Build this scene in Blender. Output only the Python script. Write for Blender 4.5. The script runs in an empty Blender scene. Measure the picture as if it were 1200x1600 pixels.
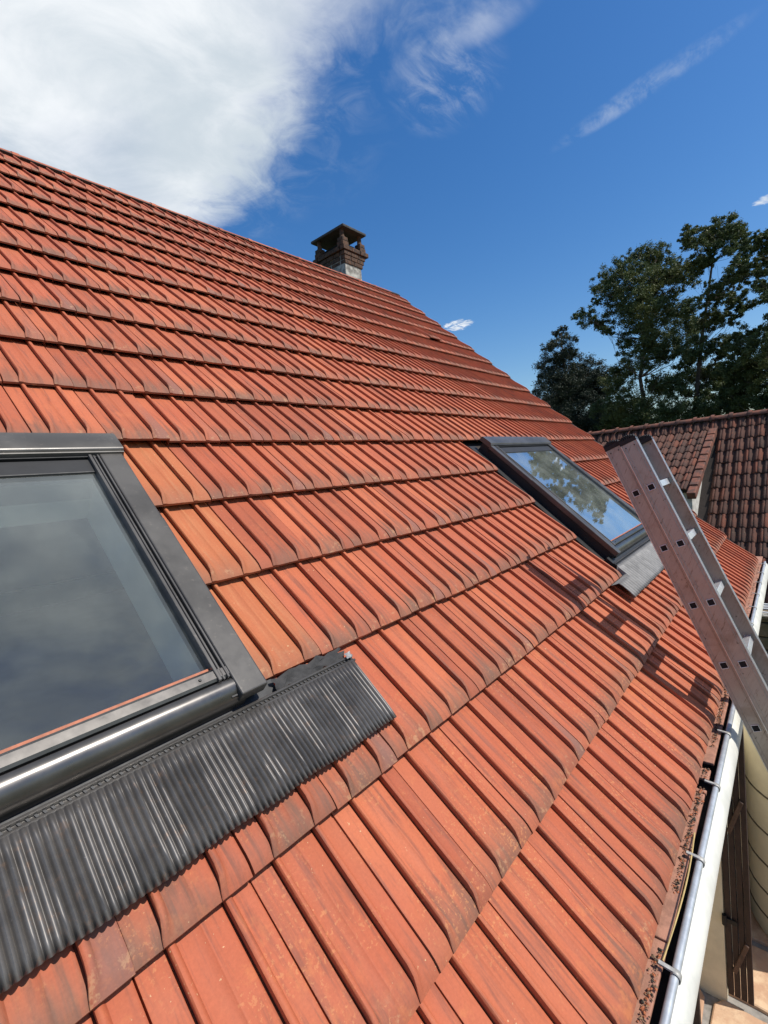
import bpy, bmesh, math, random
from mathutils import Vector, Matrix, noise
random.seed(7)
scene = bpy.context.scene
COL = scene.collection
R = math.radians

# ------------------------------------------------------------------ camera
Z0 = 4.05                                     # height of the roof datum over the ground
F_PX = 745.0
CAM = Vector((-0.8894, -1.8200, -0.2242 + Z0))
RWC = Matrix(((0.6454459, -0.1164907, 0.7548705),
              (-0.7580384, 0.0235284, 0.6517854),
              (-0.0936879, -0.9929130, -0.0731181)))
cd = bpy.data.cameras.new('camera'); cam = bpy.data.objects.new('camera', cd); COL.objects.link(cam)
m = Matrix.Identity(4)
for i in range(3):
    m[i][0] = RWC[i][0]; m[i][1] = -RWC[i][1]; m[i][2] = -RWC[i][2]; m[i][3] = CAM[i]
cam.matrix_world = m
cd.sensor_fit = 'HORIZONTAL'; cd.sensor_width = 36.0; cd.lens = 36.0 * F_PX / 1200.0
cd.clip_start = 0.02; cd.clip_end = 2000
scene.camera = cam

# ------------------------------------------------------------------ world
SUN_DIR = Vector((0.195, -0.564, 0.803)).normalized()
w = bpy.data.worlds.new('World'); scene.world = w; w.use_nodes = True
wt = w.node_tree; wt.nodes.clear()
def wn(t, **k):
    n = wt.nodes.new(t)
    for a, b in k.items(): setattr(n, a, b)
    return n
def wl(a, b): wt.links.new(a, b)
def wmath(op, a, b=None, c=None, clamp=False):
    n = wn('ShaderNodeMath', operation=op); n.use_clamp = clamp
    for i, v in enumerate((a, b, c)):
        if v is None: continue
        if isinstance(v, (int, float)): n.inputs[i].default_value = v
        else: wl(v, n.inputs[i])
    return n.outputs[0]
sky = wn('ShaderNodeTexSky', sky_type='NISHITA'); sky.sun_disc = False
sky.sun_elevation = math.asin(SUN_DIR.z); sky.sun_rotation = math.atan2(SUN_DIR.x, SUN_DIR.y)
sky.altitude = 300; sky.air_density = 1.25; sky.dust_density = 1.0; sky.ozone_density = 4.0
bg = wn('ShaderNodeBackground'); bg.inputs[1].default_value = 0.135
hs = wn('ShaderNodeHueSaturation'); hs.inputs['Saturation'].default_value = 1.32; hs.inputs['Hue'].default_value = 0.506
wl(sky.outputs[0], hs.inputs['Color']); wl(hs.outputs[0], bg.inputs[0])
tc = wn('ShaderNodeTexCoord'); sep = wn('ShaderNodeSeparateXYZ'); wl(tc.outputs['Generated'], sep.inputs[0])
dz = wmath('MAXIMUM', sep.outputs[2], 0.06)
qx = wmath('DIVIDE', sep.outputs[0], dz); qy = wmath('DIVIDE', sep.outputs[1], dz)
qv = wn('ShaderNodeCombineXYZ'); wl(qx, qv.inputs[0]); wl(qy, qv.inputs[1])
def wnoise(scale, detail, rough, dist=0.0, off=(0, 0, 0), sc=(1, 1, 1), rot=0.0):
    mp = wn('ShaderNodeMapping'); mp.inputs['Location'].default_value = off; mp.inputs['Scale'].default_value = sc
    mp.inputs['Rotation'].default_value = (0, 0, rot)
    wl(qv.outputs[0], mp.inputs[0])
    n = wn('ShaderNodeTexNoise'); n.inputs['Scale'].default_value = scale; n.inputs['Detail'].default_value = detail
    n.inputs['Roughness'].default_value = rough; n.inputs['Distortion'].default_value = dist
    wl(mp.outputs[0], n.inputs['Vector']); return n.outputs[0]
def sstep(x, lo, hi):
    n = wn('ShaderNodeMapRange', interpolation_type='SMOOTHSTEP'); wl(x, n.inputs[0])
    n.inputs[1].default_value = lo; n.inputs[2].default_value = hi
    return n.outputs[0]
nA = wnoise(2.2, 9, 0.6, 0.5, (3.1, 1.7, 0)); nB = wnoise(7.0, 8, 0.62, 0.8, (0.4, 8.3, 0))
nC = wnoise(1.1, 3, 0.5, 0.0, (7.7, 2.2, 0))
# the large cloud bank: everything on the near side of a ragged line
edge = wmath('SUBTRACT', qx, wmath('MULTIPLY_ADD', qy, 0.20, 0.735))
edge = wmath('ADD', edge, wmath('MULTIPLY', wmath('SUBTRACT', nA, 0.5), 0.55))
edge = wmath('ADD', edge, wmath('MULTIPLY', wmath('SUBTRACT', nB, 0.5), 0.20))
bank = sstep(edge, 0.10, -0.16)
veil = wmath('MULTIPLY', sstep(edge, 0.40, -0.05), sstep(nB, 0.42, 0.80))
body = wmath('MULTIPLY_ADD', sstep(nC, 0.28, 0.55), 0.35, 0.65)
bank = wmath('MULTIPLY', bank, body)
# open sky again beyond the bank on the sun's side
# the bank thins out overhead and ends to the left of the frame
thin = wmath('MULTIPLY_ADD', sstep(wmath('ADD', qy, wmath('MULTIPLY', nA, 0.6)), 0.55, 1.05), 0.84, 0.16)
bank = wmath('MULTIPLY', bank, wmath('MULTIPLY', thin, sstep(wmath('ADD', qy, wmath('MULTIPLY', nA, 0.5)), -0.5, 0.1)))
bank = wmath('MULTIPLY', bank, sstep(wmath('ADD', qx, wmath('MULTIPLY', nA, 0.5)), -0.05, 0.45))
bank = wmath('MULTIPLY', bank, sstep(wmath('ADD', qy, nA), 3.2, 2.4))
def blob(cx, cy, rx, ry, rot, soft=0.6):
    dx = wmath('SUBTRACT', qx, cx); dy = wmath('SUBTRACT', qy, cy)
    c, s = math.cos(rot), math.sin(rot)
    a = wmath('DIVIDE', wmath('ADD', wmath('MULTIPLY', dx, c), wmath('MULTIPLY', dy, s)), rx)
    b = wmath('DIVIDE', wmath('SUBTRACT', wmath('MULTIPLY', dy, c), wmath('MULTIPLY', dx, s)), ry)
    r2 = wmath('ADD', wmath('MULTIPLY', a, a), wmath('MULTIPLY', b, b))
    return sstep(r2, 1.0, 1.0 - soft)
nS = wnoise(5.0, 8, 0.66, 0.6, (1.3, 0.2, 0), (1, 3.0, 1), 1.2)
wisp1 = wmath('MULTIPLY', blob(1.17, 0.66, 0.22, 0.17, 0.6, 0.95), sstep(nS, 0.42, 0.72))
wisp2 = wmath('MULTIPLY', blob(1.60, 0.30, 0.30, 0.06, 1.36, 1.0), sstep(wmath('MULTIPLY_ADD', nB, 0.5, wmath('MULTIPLY', nS, 0.5)), 0.42, 0.66))
wisp3 = wmath('MULTIPLY', blob(1.02, 0.52, 0.20, 0.13, 2.0, 0.95), sstep(nA, 0.40, 0.66))
b1 = blob(2.985, 1.74, 0.17, 0.14, 0.5, 1.0); b2 = blob(2.70, 0.02, 0.09, 0.11, 0.5, 1.0)
nP = wnoise(13.0, 6, 0.65, 0.4, (5, 2, 0))
puff1 = sstep(wmath('ADD', b1, wmath('MULTIPLY', wmath('SUBTRACT', nP, 0.5), 4.0)), 0.4, 1.3)
puff2 = sstep(wmath('ADD', b2, wmath('MULTIPLY', wmath('SUBTRACT', nP, 0.5), 2.4)), 0.4, 1.1)
puff1 = wmath('MULTIPLY', puff1, sstep(b1, 0.0, 0.3)); puff2 = wmath('MULTIPLY', puff2, sstep(b2, 0.0, 0.3))
wisps = wmath('ADD', wmath('ADD', wmath('MULTIPLY', wisp1, 0.22), wmath('MULTIPLY', wisp2, 0.30)), wmath('MULTIPLY', wisp3, 0.38))
wisps = wmath('ADD', wisps, wmath('MULTIPLY', veil, 0.3))
# the cloud overhead that shows in the near skylight's pane
over = wmath('MULTIPLY', blob(0.33, -0.04, 0.60, 0.52, 0.4, 0.9), sstep(nA, 0.22, 0.52))
wisps = wmath('MAXIMUM', wisps, wmath('MULTIPLY', over, 0.9))
cov = wmath('MAXIMUM', wmath('MAXIMUM', bank, wisps), wmath('MAXIMUM', wmath('MULTIPLY', puff1, 0.9), wmath('MULTIPLY', puff2, 0.8)))
cov = wmath('MULTIPLY', cov, sstep(sep.outputs[2], 0.02, 0.10), None, True)
cbg = wn('ShaderNodeBackground'); cbg.inputs[1].default_value = 1.0
ccol = wn('ShaderNodeMixRGB'); ccol.inputs[1].default_value = (0.62, 0.70, 0.77, 1); ccol.inputs[2].default_value = (0.93, 0.965, 1.0, 1)
wl(sstep(nA, 0.30, 0.65), ccol.inputs[0]); wl(ccol.outputs[0], cbg.inputs[0])
mx = wn('ShaderNodeMixShader'); wl(cov, mx.inputs[0]); wl(bg.outputs[0], mx.inputs[1]); wl(cbg.outputs[0], mx.inputs[2])
wo = wn('ShaderNodeOutputWorld'); wl(mx.outputs[0], wo.inputs[0])

# ------------------------------------------------------------------ sun, exposure
sl = bpy.data.lights.new('sun', 'SUN'); sl.energy = 5.0; sl.angle = R(0.53); sl.color = (1.0, 0.955, 0.88)
so = bpy.data.objects.new('sun', sl); COL.objects.link(so)
so.rotation_euler = SUN_DIR.to_track_quat('Z', 'Y').to_euler(); so.location = (3, -8, 14)
vs = scene.view_settings
vs.view_transform = 'Standard'; vs.look = 'None'; vs.exposure = 0.0; vs.gamma = 1.0; vs.use_curve_mapping = False
scene.cycles.max_bounces = 8; scene.cycles.transparent_max_bounces = 12

# ------------------------------------------------------------------ helpers
PITCH = R(43.0); CP, SP = math.cos(PITCH), math.sin(PITCH)
W, L = 0.22, 0.35                              # cover width and gauge of the roof tiles
NRM = Vector((0, -SP, CP)); DOWN = Vector((0, -CP, -SP)); UX = Vector((1, 0, 0))
def roof(u, v, h=0.0):
    return Vector((u, -v * CP - h * SP, -v * SP + h * CP + Z0))
def ray(x, y):
    return RWC @ Vector(((x - 600) / F_PX, (y - 800) / F_PX, 1.0))
def on_x(x, y, X): r = ray(x, y); return CAM + r * ((X - CAM.x) / r.x)
def proj(P):
    q = RWC.transposed() @ (Vector(P) - CAM)
    if q.z < 0.05: return None
    return (600 + F_PX * q.x / q.z, 800 + F_PX * q.y / q.z, q.z)
def smooth(a, b, x):
    t = max(0.0, min(1.0, (x - a) / (b - a))); return t * t * (3 - 2 * t)
def lerp(a, b, t): return a + (b - a) * t

class MB:
    """collects geometry for one mesh object"""
    def __init__(self): self.v = []; self.f = []; self.uv = None
    def add(self, vs, fs):
        n = len(self.v); self.v += [tuple(p) for p in vs]; self.f += [tuple(i + n for i in f) for f in fs]
    def hexa(self, p):            # p: 8 corners, 0-3 bottom loop, 4-7 top loop
        self.add(p, [(3, 2, 1, 0), (4, 5, 6, 7), (0, 1, 5, 4), (1, 2, 6, 5), (2, 3, 7, 6), (3, 0, 4, 7)])
    def box(self, a, b):
        (x0, y0, z0), (x1, y1, z1) = a, b
        self.hexa([(x0, y0, z0), (x1, y0, z0), (x1, y1, z0), (x0, y1, z0), (x0, y0, z1), (x1, y0, z1), (x1, y1, z1), (x0, y1, z1)])
    def rbox(self, u0, u1, v0, v1, h0, h1):      # a box in roof coordinates
        self.hexa([roof(u0, v1, h0), roof(u1, v1, h0), roof(u1, v0, h0), roof(u0, v0, h0),
                   roof(u0, v1, h1), roof(u1, v1, h1), roof(u1, v0, h1), roof(u0, v0, h1)])
    def obox(self, o, a, b, c):                  # box from corner o and three edge vectors
        o, a, b, c = Vector(o), Vector(a), Vector(b), Vector(c)
        self.hexa([o, o + a, o + a + b, o + b, o + c, o + a + c, o + a + b + c, o + b + c])
    def tube(self, pts, rad, seg=8, caps=True):
        pts = [Vector(p) for p in pts]; n = len(pts); rings = []
        ref = Vector((0.123, 0.31, 0.94))
        for i, p in enumerate(pts):
            t = (pts[min(i + 1, n - 1)] - pts[max(i - 1, 0)]).normalized()
            a = t.cross(ref)
            if a.length < 1e-3: a = t.cross(Vector((1, 0, 0)))
            a.normalize(); b = t.cross(a)
            r = rad[i] if isinstance(rad, (list, tuple)) else rad
            rings.append([p + (a * math.cos(2 * math.pi * k / seg) + b * math.sin(2 * math.pi * k / seg)) * r for k in range(seg)])
        vs = [q for r in rings for q in r]; fs = []
        for i in range(n - 1):
            for k in range(seg):
                k2 = (k + 1) % seg
                fs.append((i * seg + k, i * seg + k2, (i + 1) * seg + k2, (i + 1) * seg + k))
        if caps: fs.append(tuple(range(seg))[::-1]); fs.append(tuple((n - 1) * seg + k for k in range(seg)))
        self.add(vs, fs)
    def grid(self, rows):                        # rows: list of equal-length point lists
        n = len(rows[0]); vs = [p for r in rows for p in r]; fs = []
        for i in range(len(rows) - 1):
            for k in range(n - 1):
                fs.append((i * n + k, i * n + k + 1, (i + 1) * n + k + 1, (i + 1) * n + k))
        self.add(vs, fs)
    def mesh(self, name, mat, sharp=None):
        me = bpy.data.meshes.new(name); me.from_pydata(self.v, [], self.f)
        if sharp is not None:
            me.polygons.foreach_set('use_smooth', [True] * len(me.polygons)); me.set_sharp_from_angle(angle=R(sharp))
        if mat: me.materials.append(mat)
        me.update(); return me
    def build(self, name, mat, parent=None, sharp=None, bevel=0.0, seg=2):
        o = bpy.data.objects.new(name, self.mesh(name, mat, sharp)); COL.objects.link(o)
        if bevel:
            md = o.modifiers.new('bevel', 'BEVEL'); md.width = bevel; md.segments = seg; md.limit_method = 'ANGLE'; md.angle_limit = R(40)
        adopt(o, parent); return o
EMPTY_LOC = {}
def adopt(o, parent):
    if parent is None: return
    o.parent = parent
    if parent.name in EMPTY_LOC: o.matrix_parent_inverse = Matrix.Translation(EMPTY_LOC[parent.name]).inverted()
def thing(name, label, cat, loc, group=None):
    o = bpy.data.objects.new(name, None); COL.objects.link(o); o.location = loc; o.empty_display_size = 0.2
    EMPTY_LOC[o.name] = Vector(loc); tag(o, label, cat, group); return o
def tag(o, label=None, cat=None, group=None, kind=None):
    for k, v in (('label', label), ('category', cat), ('group', group), ('kind', kind)):
        if v: o[k] = v
    return o

# ------------------------------------------------------------------ materials
class Mat:
    def __init__(self, name, rough=0.7, metal=0.0, color=(0.5, 0.5, 0.5), spec=0.5):
        self.m = bpy.data.materials.new(name); self.m.use_nodes = True; self.t = self.m.node_tree
        self.b = self.t.nodes['Principled BSDF']; self.b.inputs['Roughness'].default_value = rough
        self.b.inputs['Metallic'].default_value = metal; self.b.inputs['Base Color'].default_value = (*color, 1)
        self.b.inputs['Specular IOR Level'].default_value = spec
    def n(self, t, **k):
        n = self.t.nodes.new(t)
        for a, b in k.items(): setattr(n, a, b)
        return n
    def l(self, a, b): self.t.links.new(a, b)
    def put(self, sock, v):
        if isinstance(v, (int, float)): sock.default_value = v
        elif isinstance(v, tuple): sock.default_value = (*v, 1) if len(v) == 3 else v
        else: self.l(v, sock)
    def math(self, op, a, b=None, c=None, clamp=False):
        n = self.n('ShaderNodeMath', operation=op); n.use_clamp = clamp
        for i, v in enumerate((a, b, c)):
            if v is not None: self.put(n.inputs[i], v)
        return n.outputs[0]
    def mix(self, f, a, b, mode='MIX'):
        n = self.n('ShaderNodeMixRGB', blend_type=mode); self.put(n.inputs[0], f); self.put(n.inputs[1], a); self.put(n.inputs[2], b)
        return n.outputs[0]
    def step(self, x, lo, hi):
        n = self.n('ShaderNodeMapRange', interpolation_type='SMOOTHSTEP'); self.put(n.inputs[0], x)
        n.inputs[1].default_value = lo; n.inputs[2].default_value = hi; return n.outputs[0]
    def pos(self): return self.n('ShaderNodeNewGeometry').outputs['Position']
    def obj(self): return self.n('ShaderNodeTexCoord').outputs['Object']
    def map(self, vec, scale=(1, 1, 1), rot=(0, 0, 0), loc=(0, 0, 0)):
        n = self.n('ShaderNodeMapping'); self.l(vec, n.inputs[0])
        n.inputs['Scale'].default_value = scale; n.inputs['Rotation'].default_value = rot; n.inputs['Location'].default_value = loc
        return n.outputs[0]
    def noise(self, vec, scale, detail=4, rough=0.55, dist=0.0, dim='3D', w=None):
        n = self.n('ShaderNodeTexNoise', noise_dimensions=dim); self.l(vec, n.inputs['Vector'])
        n.inputs['Scale'].default_value = scale; n.inputs['Detail'].default_value = detail
        n.inputs['Roughness'].default_value = rough; n.inputs['Distortion'].default_value = dist
        if w is not None: self.put(n.inputs['W'], w)
        return n.outputs[0]
    def rnd(self):
        a = self.n('ShaderNodeObjectInfo').outputs['Random']; b = self.n('ShaderNodeNewGeometry').outputs['Random Per Island']
        return self.math('FRACT', self.math('ADD', a, b))
    def color(self, v): self.put(self.b.inputs['Base Color'], v)
    def rough(self, v): self.put(self.b.inputs['Roughness'], v)
    def bump(self, h, strength=0.3, dist=0.01):
        n = self.n('ShaderNodeBump'); n.inputs['Strength'].default_value = strength; n.inputs['Distance'].default_value = dist
        self.l(h, n.inputs['Height']); self.l(n.outputs[0], self.b.inputs['Normal'])

ROOF_ROT = (PITCH, 0, 0)
def tile_material(name, fresh):
    M = Mat(name, 0.72, spec=0.33); P = M.pos(); r = M.rnd()
    r2 = M.math('FRACT', M.math('MULTIPLY', r, 7.31)); r3 = M.math('FRACT', M.math('MULTIPLY', r, 23.7))
    uv = M.n('ShaderNodeUVMap', uv_map='tile').outputs[0]
    s = M.n('ShaderNodeSeparateXYZ'); M.l(uv, s.inputs[0]); U, V = s.outputs[0], s.outputs[1]
    big = M.noise(P, 2.3, 3, 0.5); mid = M.noise(P, 11, 5, 0.6); fine = M.noise(P, 170, 3, 0.6)
    # streaks that run down the slope: stretch the noise along the tile
    st = M.n('ShaderNodeCombineXYZ'); M.l(M.math('MULTIPLY', U, 9.0), st.inputs[0]); M.l(M.math('MULTIPLY', V, 1.1), st.inputs[1]); M.l(M.math('MULTIPLY', r, 90.0), st.inputs[2])
    streak = M.noise(st.outputs[0], 1.6, 5, 0.6, 0.4)
    if fresh:
        c = M.mix(mid, (0.37, 0.100, 0.040), (0.43, 0.140, 0.056)); c = M.mix(M.step(streak, 0.45, 0.75), c, (0.44, 0.165, 0.07))
        nose_amt = 0.7
    else:
        c = M.mix(r, (0.305, 0.076, 0.036), (0.465, 0.130, 0.057))
        c = M.mix(M.step(big, 0.35, 0.7), c, (0.40, 0.098, 0.045))
        c = M.mix(M.math('MULTIPLY', M.step(streak, 0.47, 0.74), 0.75), c, (0.175, 0.062, 0.040))
        c = M.mix(M.math('MULTIPLY', M.step(mid, 0.55, 0.8), 0.5), c, (0.47, 0.140, 0.060))
        nose_amt = 0.9
    # weathered grey-brown nose, stronger on some tiles
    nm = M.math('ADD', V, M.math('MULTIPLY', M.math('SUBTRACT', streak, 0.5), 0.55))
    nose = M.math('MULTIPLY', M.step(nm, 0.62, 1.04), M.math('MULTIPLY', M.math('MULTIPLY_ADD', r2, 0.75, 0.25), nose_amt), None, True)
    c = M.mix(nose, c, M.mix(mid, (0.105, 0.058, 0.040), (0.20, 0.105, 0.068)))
    # one-sided grey band on the roll of some tiles
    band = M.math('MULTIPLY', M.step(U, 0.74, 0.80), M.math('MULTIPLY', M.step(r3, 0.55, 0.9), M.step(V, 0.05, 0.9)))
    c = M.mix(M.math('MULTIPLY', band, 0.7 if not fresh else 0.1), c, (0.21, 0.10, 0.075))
    # pale lichen and orange worn speckles, mostly on the lower courses
    sp = M.n('ShaderNodeSeparateXYZ'); M.l(P, sp.inputs[0])
    low = M.step(sp.outputs[2], Z0 - 0.55, Z0 - 1.25)
    sp1 = M.noise(P, 120, 3, 0.65); sp2 = M.noise(P, 6.0, 4, 0.6)
    lich = M.math('MULTIPLY', M.math('MULTIPLY', M.step(sp1, 0.56, 0.64), M.step(sp2, 0.48, 0.62)), low)
    c = M.mix(M.math('MULTIPLY', lich, 0.6), c, (0.52, 0.215, 0.085))
    wear = M.math('MULTIPLY', M.math('MULTIPLY', M.step(M.noise(P, 28, 5, 0.7), 0.50, 0.66), M.step(M.noise(P, 3.4, 3, 0.5), 0.5, 0.62)), low)
    c = M.mix(M.math('MULTIPLY', wear, 0.5), c, (0.50, 0.165, 0.060))
    crust = M.math('MULTIPLY', M.math('MULTIPLY', M.step(M.noise(P, 42, 5, 0.7), 0.54, 0.64), M.step(V, 0.80, 0.97)), M.step(r3, 0.35, 0.8))
    c = M.mix(M.math('MULTIPLY', crust, 0.45), c, (0.46, 0.27, 0.14))
    dots = M.math('MULTIPLY', M.step(M.noise(P, 130, 2, 0.5), 0.70, 0.74), M.step(M.noise(P, 9, 3, 0.5), 0.5, 0.65))
    c = M.mix(M.math('MULTIPLY', dots, 0.7), c, (0.60, 0.42, 0.22))
    c = M.mix(0.30, c, M.mix(fine, (0.22, 0.22, 0.22), (0.78, 0.78, 0.78)), 'OVERLAY')
    M.color(c)
    M.rough(M.math('MULTIPLY_ADD', mid, 0.25, 0.58))
    M.bump(M.math('ADD', fine, M.math('MULTIPLY', mid, 1.5)), 0.16, 0.0025)
    return M.m
MAT = {}
MAT['tile'] = tile_material('terracotta_tile', False)
MAT['tile_new'] = tile_material('new_terracotta_tile', True)

def flat(name, color, rough=0.7, metal=0.0, var=0.25, scale=14, bump=0.0, spec=0.5, c2=None, bscale=60):
    M = Mat(name, rough, metal, color, spec); P = M.pos(); n = M.noise(P, scale, 6, 0.62)
    d = c2 or tuple(x * (1 - var) for x in color); a = tuple(min(1, x * (1 + var * 0.5)) for x in color) if not c2 else color
    M.color(M.mix(M.step(n, 0.3, 0.7), a, d))
    M.rough(M.math('MULTIPLY_ADD', M.noise(P, scale * 3, 4, 0.6), 0.25, rough - 0.12))
    if bump: M.bump(M.noise(P, bscale, 5, 0.6), bump, 0.004)
    MAT[name] = M.m; return M
flat('underlay', (0.030, 0.022, 0.018), 0.9)
# dark anodised window cladding with dust
M = Mat('cladding', 0.42, 0.2, (0.10, 0.098, 0.095)); P = M.pos()
c = M.mix(M.step(M.noise(P, 5, 5, 0.6), 0.35, 0.7), (0.060, 0.055, 0.050), (0.098, 0.090, 0.081))
c = M.mix(M.math('MULTIPLY', M.step(M.noise(P, 90, 4, 0.6), 0.60, 0.72), 0.25), c, (0.24, 0.20, 0.165)); M.color(c)
M.rough(M.math('MULTIPLY_ADD', M.noise(P, 30, 4, 0.6), 0.2, 0.24)); MAT['cladding'] = M.m
flat('bright_cladding', (0.13, 0.122, 0.115), 0.30, 0.8, 0.2, 9)
flat('gasket', (0.012, 0.012, 0.013), 0.55, 0.0, 0.3)
# lead-grey pleated apron
M = Mat('apron', 0.40, 0.4, (0.12, 0.12, 0.12)); P = M.pos()
c = M.mix(M.step(M.noise(P, 9, 6, 0.65), 0.32, 0.7), (0.095, 0.087, 0.080), (0.165, 0.152, 0.140))
c = M.mix(M.math('MULTIPLY', M.step(M.noise(P, 45, 5, 0.65), 0.56, 0.70), 0.35), c, (0.27, 0.17, 0.11))
c = M.mix(M.math('MULTIPLY', M.step(M.noise(P, 120, 2, 0.5), 0.74, 0.78), 0.4), c, (0.40, 0.37, 0.33)); M.color(c)
M.rough(M.math('MULTIPLY_ADD', M.noise(P, 20, 4, 0.6), 0.25, 0.36)); MAT['apron'] = M.m
flat('lead', (0.17, 0.165, 0.16), 0.62, 0.15, 0.25, 12)
flat('membrane', (0.028, 0.026, 0.025), 0.75, 0.0, 0.5, 30, 0.4)
flat('sealant', (0.22, 0.22, 0.22), 0.45)
flat('lining', (0.66, 0.66, 0.54), 0.7, 0.0, 0.1, 4)
flat('room', (0.10, 0.095, 0.09), 0.9, 0.0, 0.3, 2)
flat('copper_seal', (0.38, 0.115, 0.05), 0.6, 0.0, 0.3, 40)
# glass: clear pane with a dusty film
M = Mat('glass'); t = M.t; P = M.pos()
lw = M.n('ShaderNodeLayerWeight'); lw.inputs[0].default_value = 0.5
fr = M.math('MULTIPLY_ADD', M.math('POWER', lw.outputs['Facing'], 3.0), 1.5, 0.085, True)
tr = M.n('ShaderNodeBsdfTransparent'); tr.inputs[0].default_value = (0.90, 0.93, 0.92, 1)
gl = M.n('ShaderNodeBsdfGlossy'); gl.inputs['Roughness'].default_value = 0.015; gl.inputs['Color'].default_value = (0.93, 0.96, 0.98, 1)
m1 = M.n('ShaderNodeMixShader'); M.l(fr, m1.inputs[0]); M.l(tr.outputs[0], m1.inputs[1]); M.l(gl.outputs[0], m1.inputs[2])
df = M.n('ShaderNodeBsdfDiffuse'); df.inputs[0].default_value = (0.40, 0.42, 0.37, 1)
dust = M.math('MULTIPLY_ADD', M.step(M.noise(P, 5, 5, 0.65), 0.35, 0.8), 0.055, 0.018)
speck = M.math('MULTIPLY', M.step(M.noise(P, 130, 2, 0.5), 0.76, 0.79), 0.3)
m2 = M.n('ShaderNodeMixShader'); M.l(M.math('ADD', M.math('MULTIPLY', dust, M.math('MULTIPLY_ADD', M.math('POWER', lw.outputs['Facing'], 2.0), 5.0, 0.7)), speck, None, True), m2.inputs[0]); M.l(m1.outputs[0], m2.inputs[1]); M.l(df.outputs[0], m2.inputs[2])
M.l(m2.outputs[0], t.nodes['Material Output'].inputs[0]); MAT['glass'] = M.m

# brushed, soiled aluminium of the ladder
M = Mat('aluminium', 0.42, 0.6, (0.5, 0.49, 0.48)); P = M.pos(); O = M.map(P, (1, 1, 1), (R(-21.9), 0, 0))
brush = M.noise(M.map(O, (90, 90, 2.0)), 3, 4, 0.6)
c = M.mix(brush, (0.35, 0.305, 0.27), (0.49, 0.44, 0.40))
c = M.mix(M.math('MULTIPLY', M.step(M.noise(O, 7, 6, 0.68, 0.4), 0.48, 0.72), 0.6), c, (0.27, 0.205, 0.16))
c = M.mix(M.math('MULTIPLY', M.step(M.noise(M.map(O, (1, 5, 0.7)), 22, 6, 0.7), 0.56, 0.68), 0.6), c, (0.14, 0.085, 0.055))
c = M.mix(M.math('MULTIPLY', M.step(M.noise(P, 60, 3, 0.6), 0.66, 0.72), 0.7), c, (0.07, 0.06, 0.05)); M.color(c)
M.rough(M.math('MULTIPLY_ADD', M.noise(P, 25, 5, 0.6), 0.35, 0.28)); MAT['aluminium'] = M.m
flat('clean_glint_aluminium', (0.72, 0.72, 0.72), 0.35, 0.6, 0.12, 20)  # light metal of the rungs, also used for the glint along the stile edges
flat('black_rubber', (0.016, 0.015, 0.015), 0.75, 0.0, 0.3, 60, 0.5)
flat('dark_hole', (0.010, 0.009, 0.009), 0.9)
# gutter
flat('gutter_white', (0.66, 0.645, 0.575), 0.45, 0.0, 0.16, 7, spec=0.4)
flat('gutter_shade', (0.095, 0.075, 0.063), 0.8, 0.0, 0.4, 18, 0.3)
flat('zinc', (0.47, 0.49, 0.51), 0.42, 0.45, 0.18, 25)
flat('bracket', (0.40, 0.385, 0.35), 0.55, 0.3, 0.3, 50)
flat('eave_board', (0.42, 0.20, 0.13), 0.85, 0.0, 0.4, 30, 0.5, c2=(0.27, 0.13, 0.085))
M = Mat('moss', 0.95); r = M.rnd(); P = M.pos()
c = M.mix(M.step(r, 0.2, 0.6), (0.05, 0.042, 0.030), (0.25, 0.15, 0.085)); c = M.mix(M.step(r, 0.62, 0.75), c, (0.38, 0.12, 0.05)); M.color(c); MAT['moss'] = M.m
flat('straw', (0.48, 0.34, 0.13), 0.8)
flat('render_cream', (0.62, 0.55, 0.40), 0.9, 0.0, 0.12, 6, 0.4)
flat('dark_wood', (0.030, 0.014, 0.010), 0.7, 0.0, 0.4, 22, 0.3)
flat('brown_wood', (0.10, 0.055, 0.036), 0.75, 0.0, 0.35, 30, 0.3)
flat('iron', (0.018, 0.017, 0.017), 0.6, 0.4)
flat('tank', (0.66, 0.615, 0.475), 0.5, 0.0, 0.08, 5, spec=0.4)
flat('tank_seam', (0.10, 0.085, 0.06), 0.7)
flat('ochre_wood', (0.50, 0.29, 0.09), 0.75, 0.0, 0.3, 16, 0.3)
flat('rope', (0.72, 0.69, 0.60), 0.85)
flat('white_plastic', (0.74, 0.74, 0.72), 0.45)
M = Mat('flagstone', 0.85); P = M.pos(); r = M.rnd()
c = M.mix(r, (0.46, 0.27, 0.165), (0.56, 0.37, 0.235)); c = M.mix(M.step(M.noise(P, 9, 6, 0.65), 0.42, 0.7), c, (0.62, 0.44, 0.28))
c = M.mix(M.math('MULTIPLY', M.step(M.noise(P, 30, 4, 0.6), 0.55, 0.7), 0.5), c, (0.36, 0.20, 0.13)); M.color(c); M.bump(M.noise(P, 40, 5, 0.6), 0.4, 0.006); MAT['flagstone'] = M.m
flat('mortar', (0.27, 0.25, 0.225), 0.95, 0.0, 0.3, 20, 0.4)
M = Mat('grass_ground', 0.95); P = M.pos()
c = M.mix(M.step(M.noise(P, 0.4, 5, 0.6), 0.35, 0.7), (0.055, 0.085, 0.025), (0.12, 0.11, 0.055)); c = M.mix(M.noise(P, 25, 4, 0.7), c, (0.05, 0.06, 0.02)); M.color(c); MAT['grass_ground'] = M.m
# chimney
flat('soot_brick', (0.125, 0.062, 0.032), 0.9, 0.0, 0.4, 24, 0.5, c2=(0.022, 0.016, 0.013))
flat('chimney_render', (0.50, 0.48, 0.42), 0.9, 0.0, 0.3, 14, 0.7, c2=(0.13, 0.12, 0.105))
flat('soot', (0.010, 0.009, 0.009), 0.95)
flat('cap_concrete', (0.05, 0.047, 0.042), 0.85, 0.0, 0.4, 20, 0.4)
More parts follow.
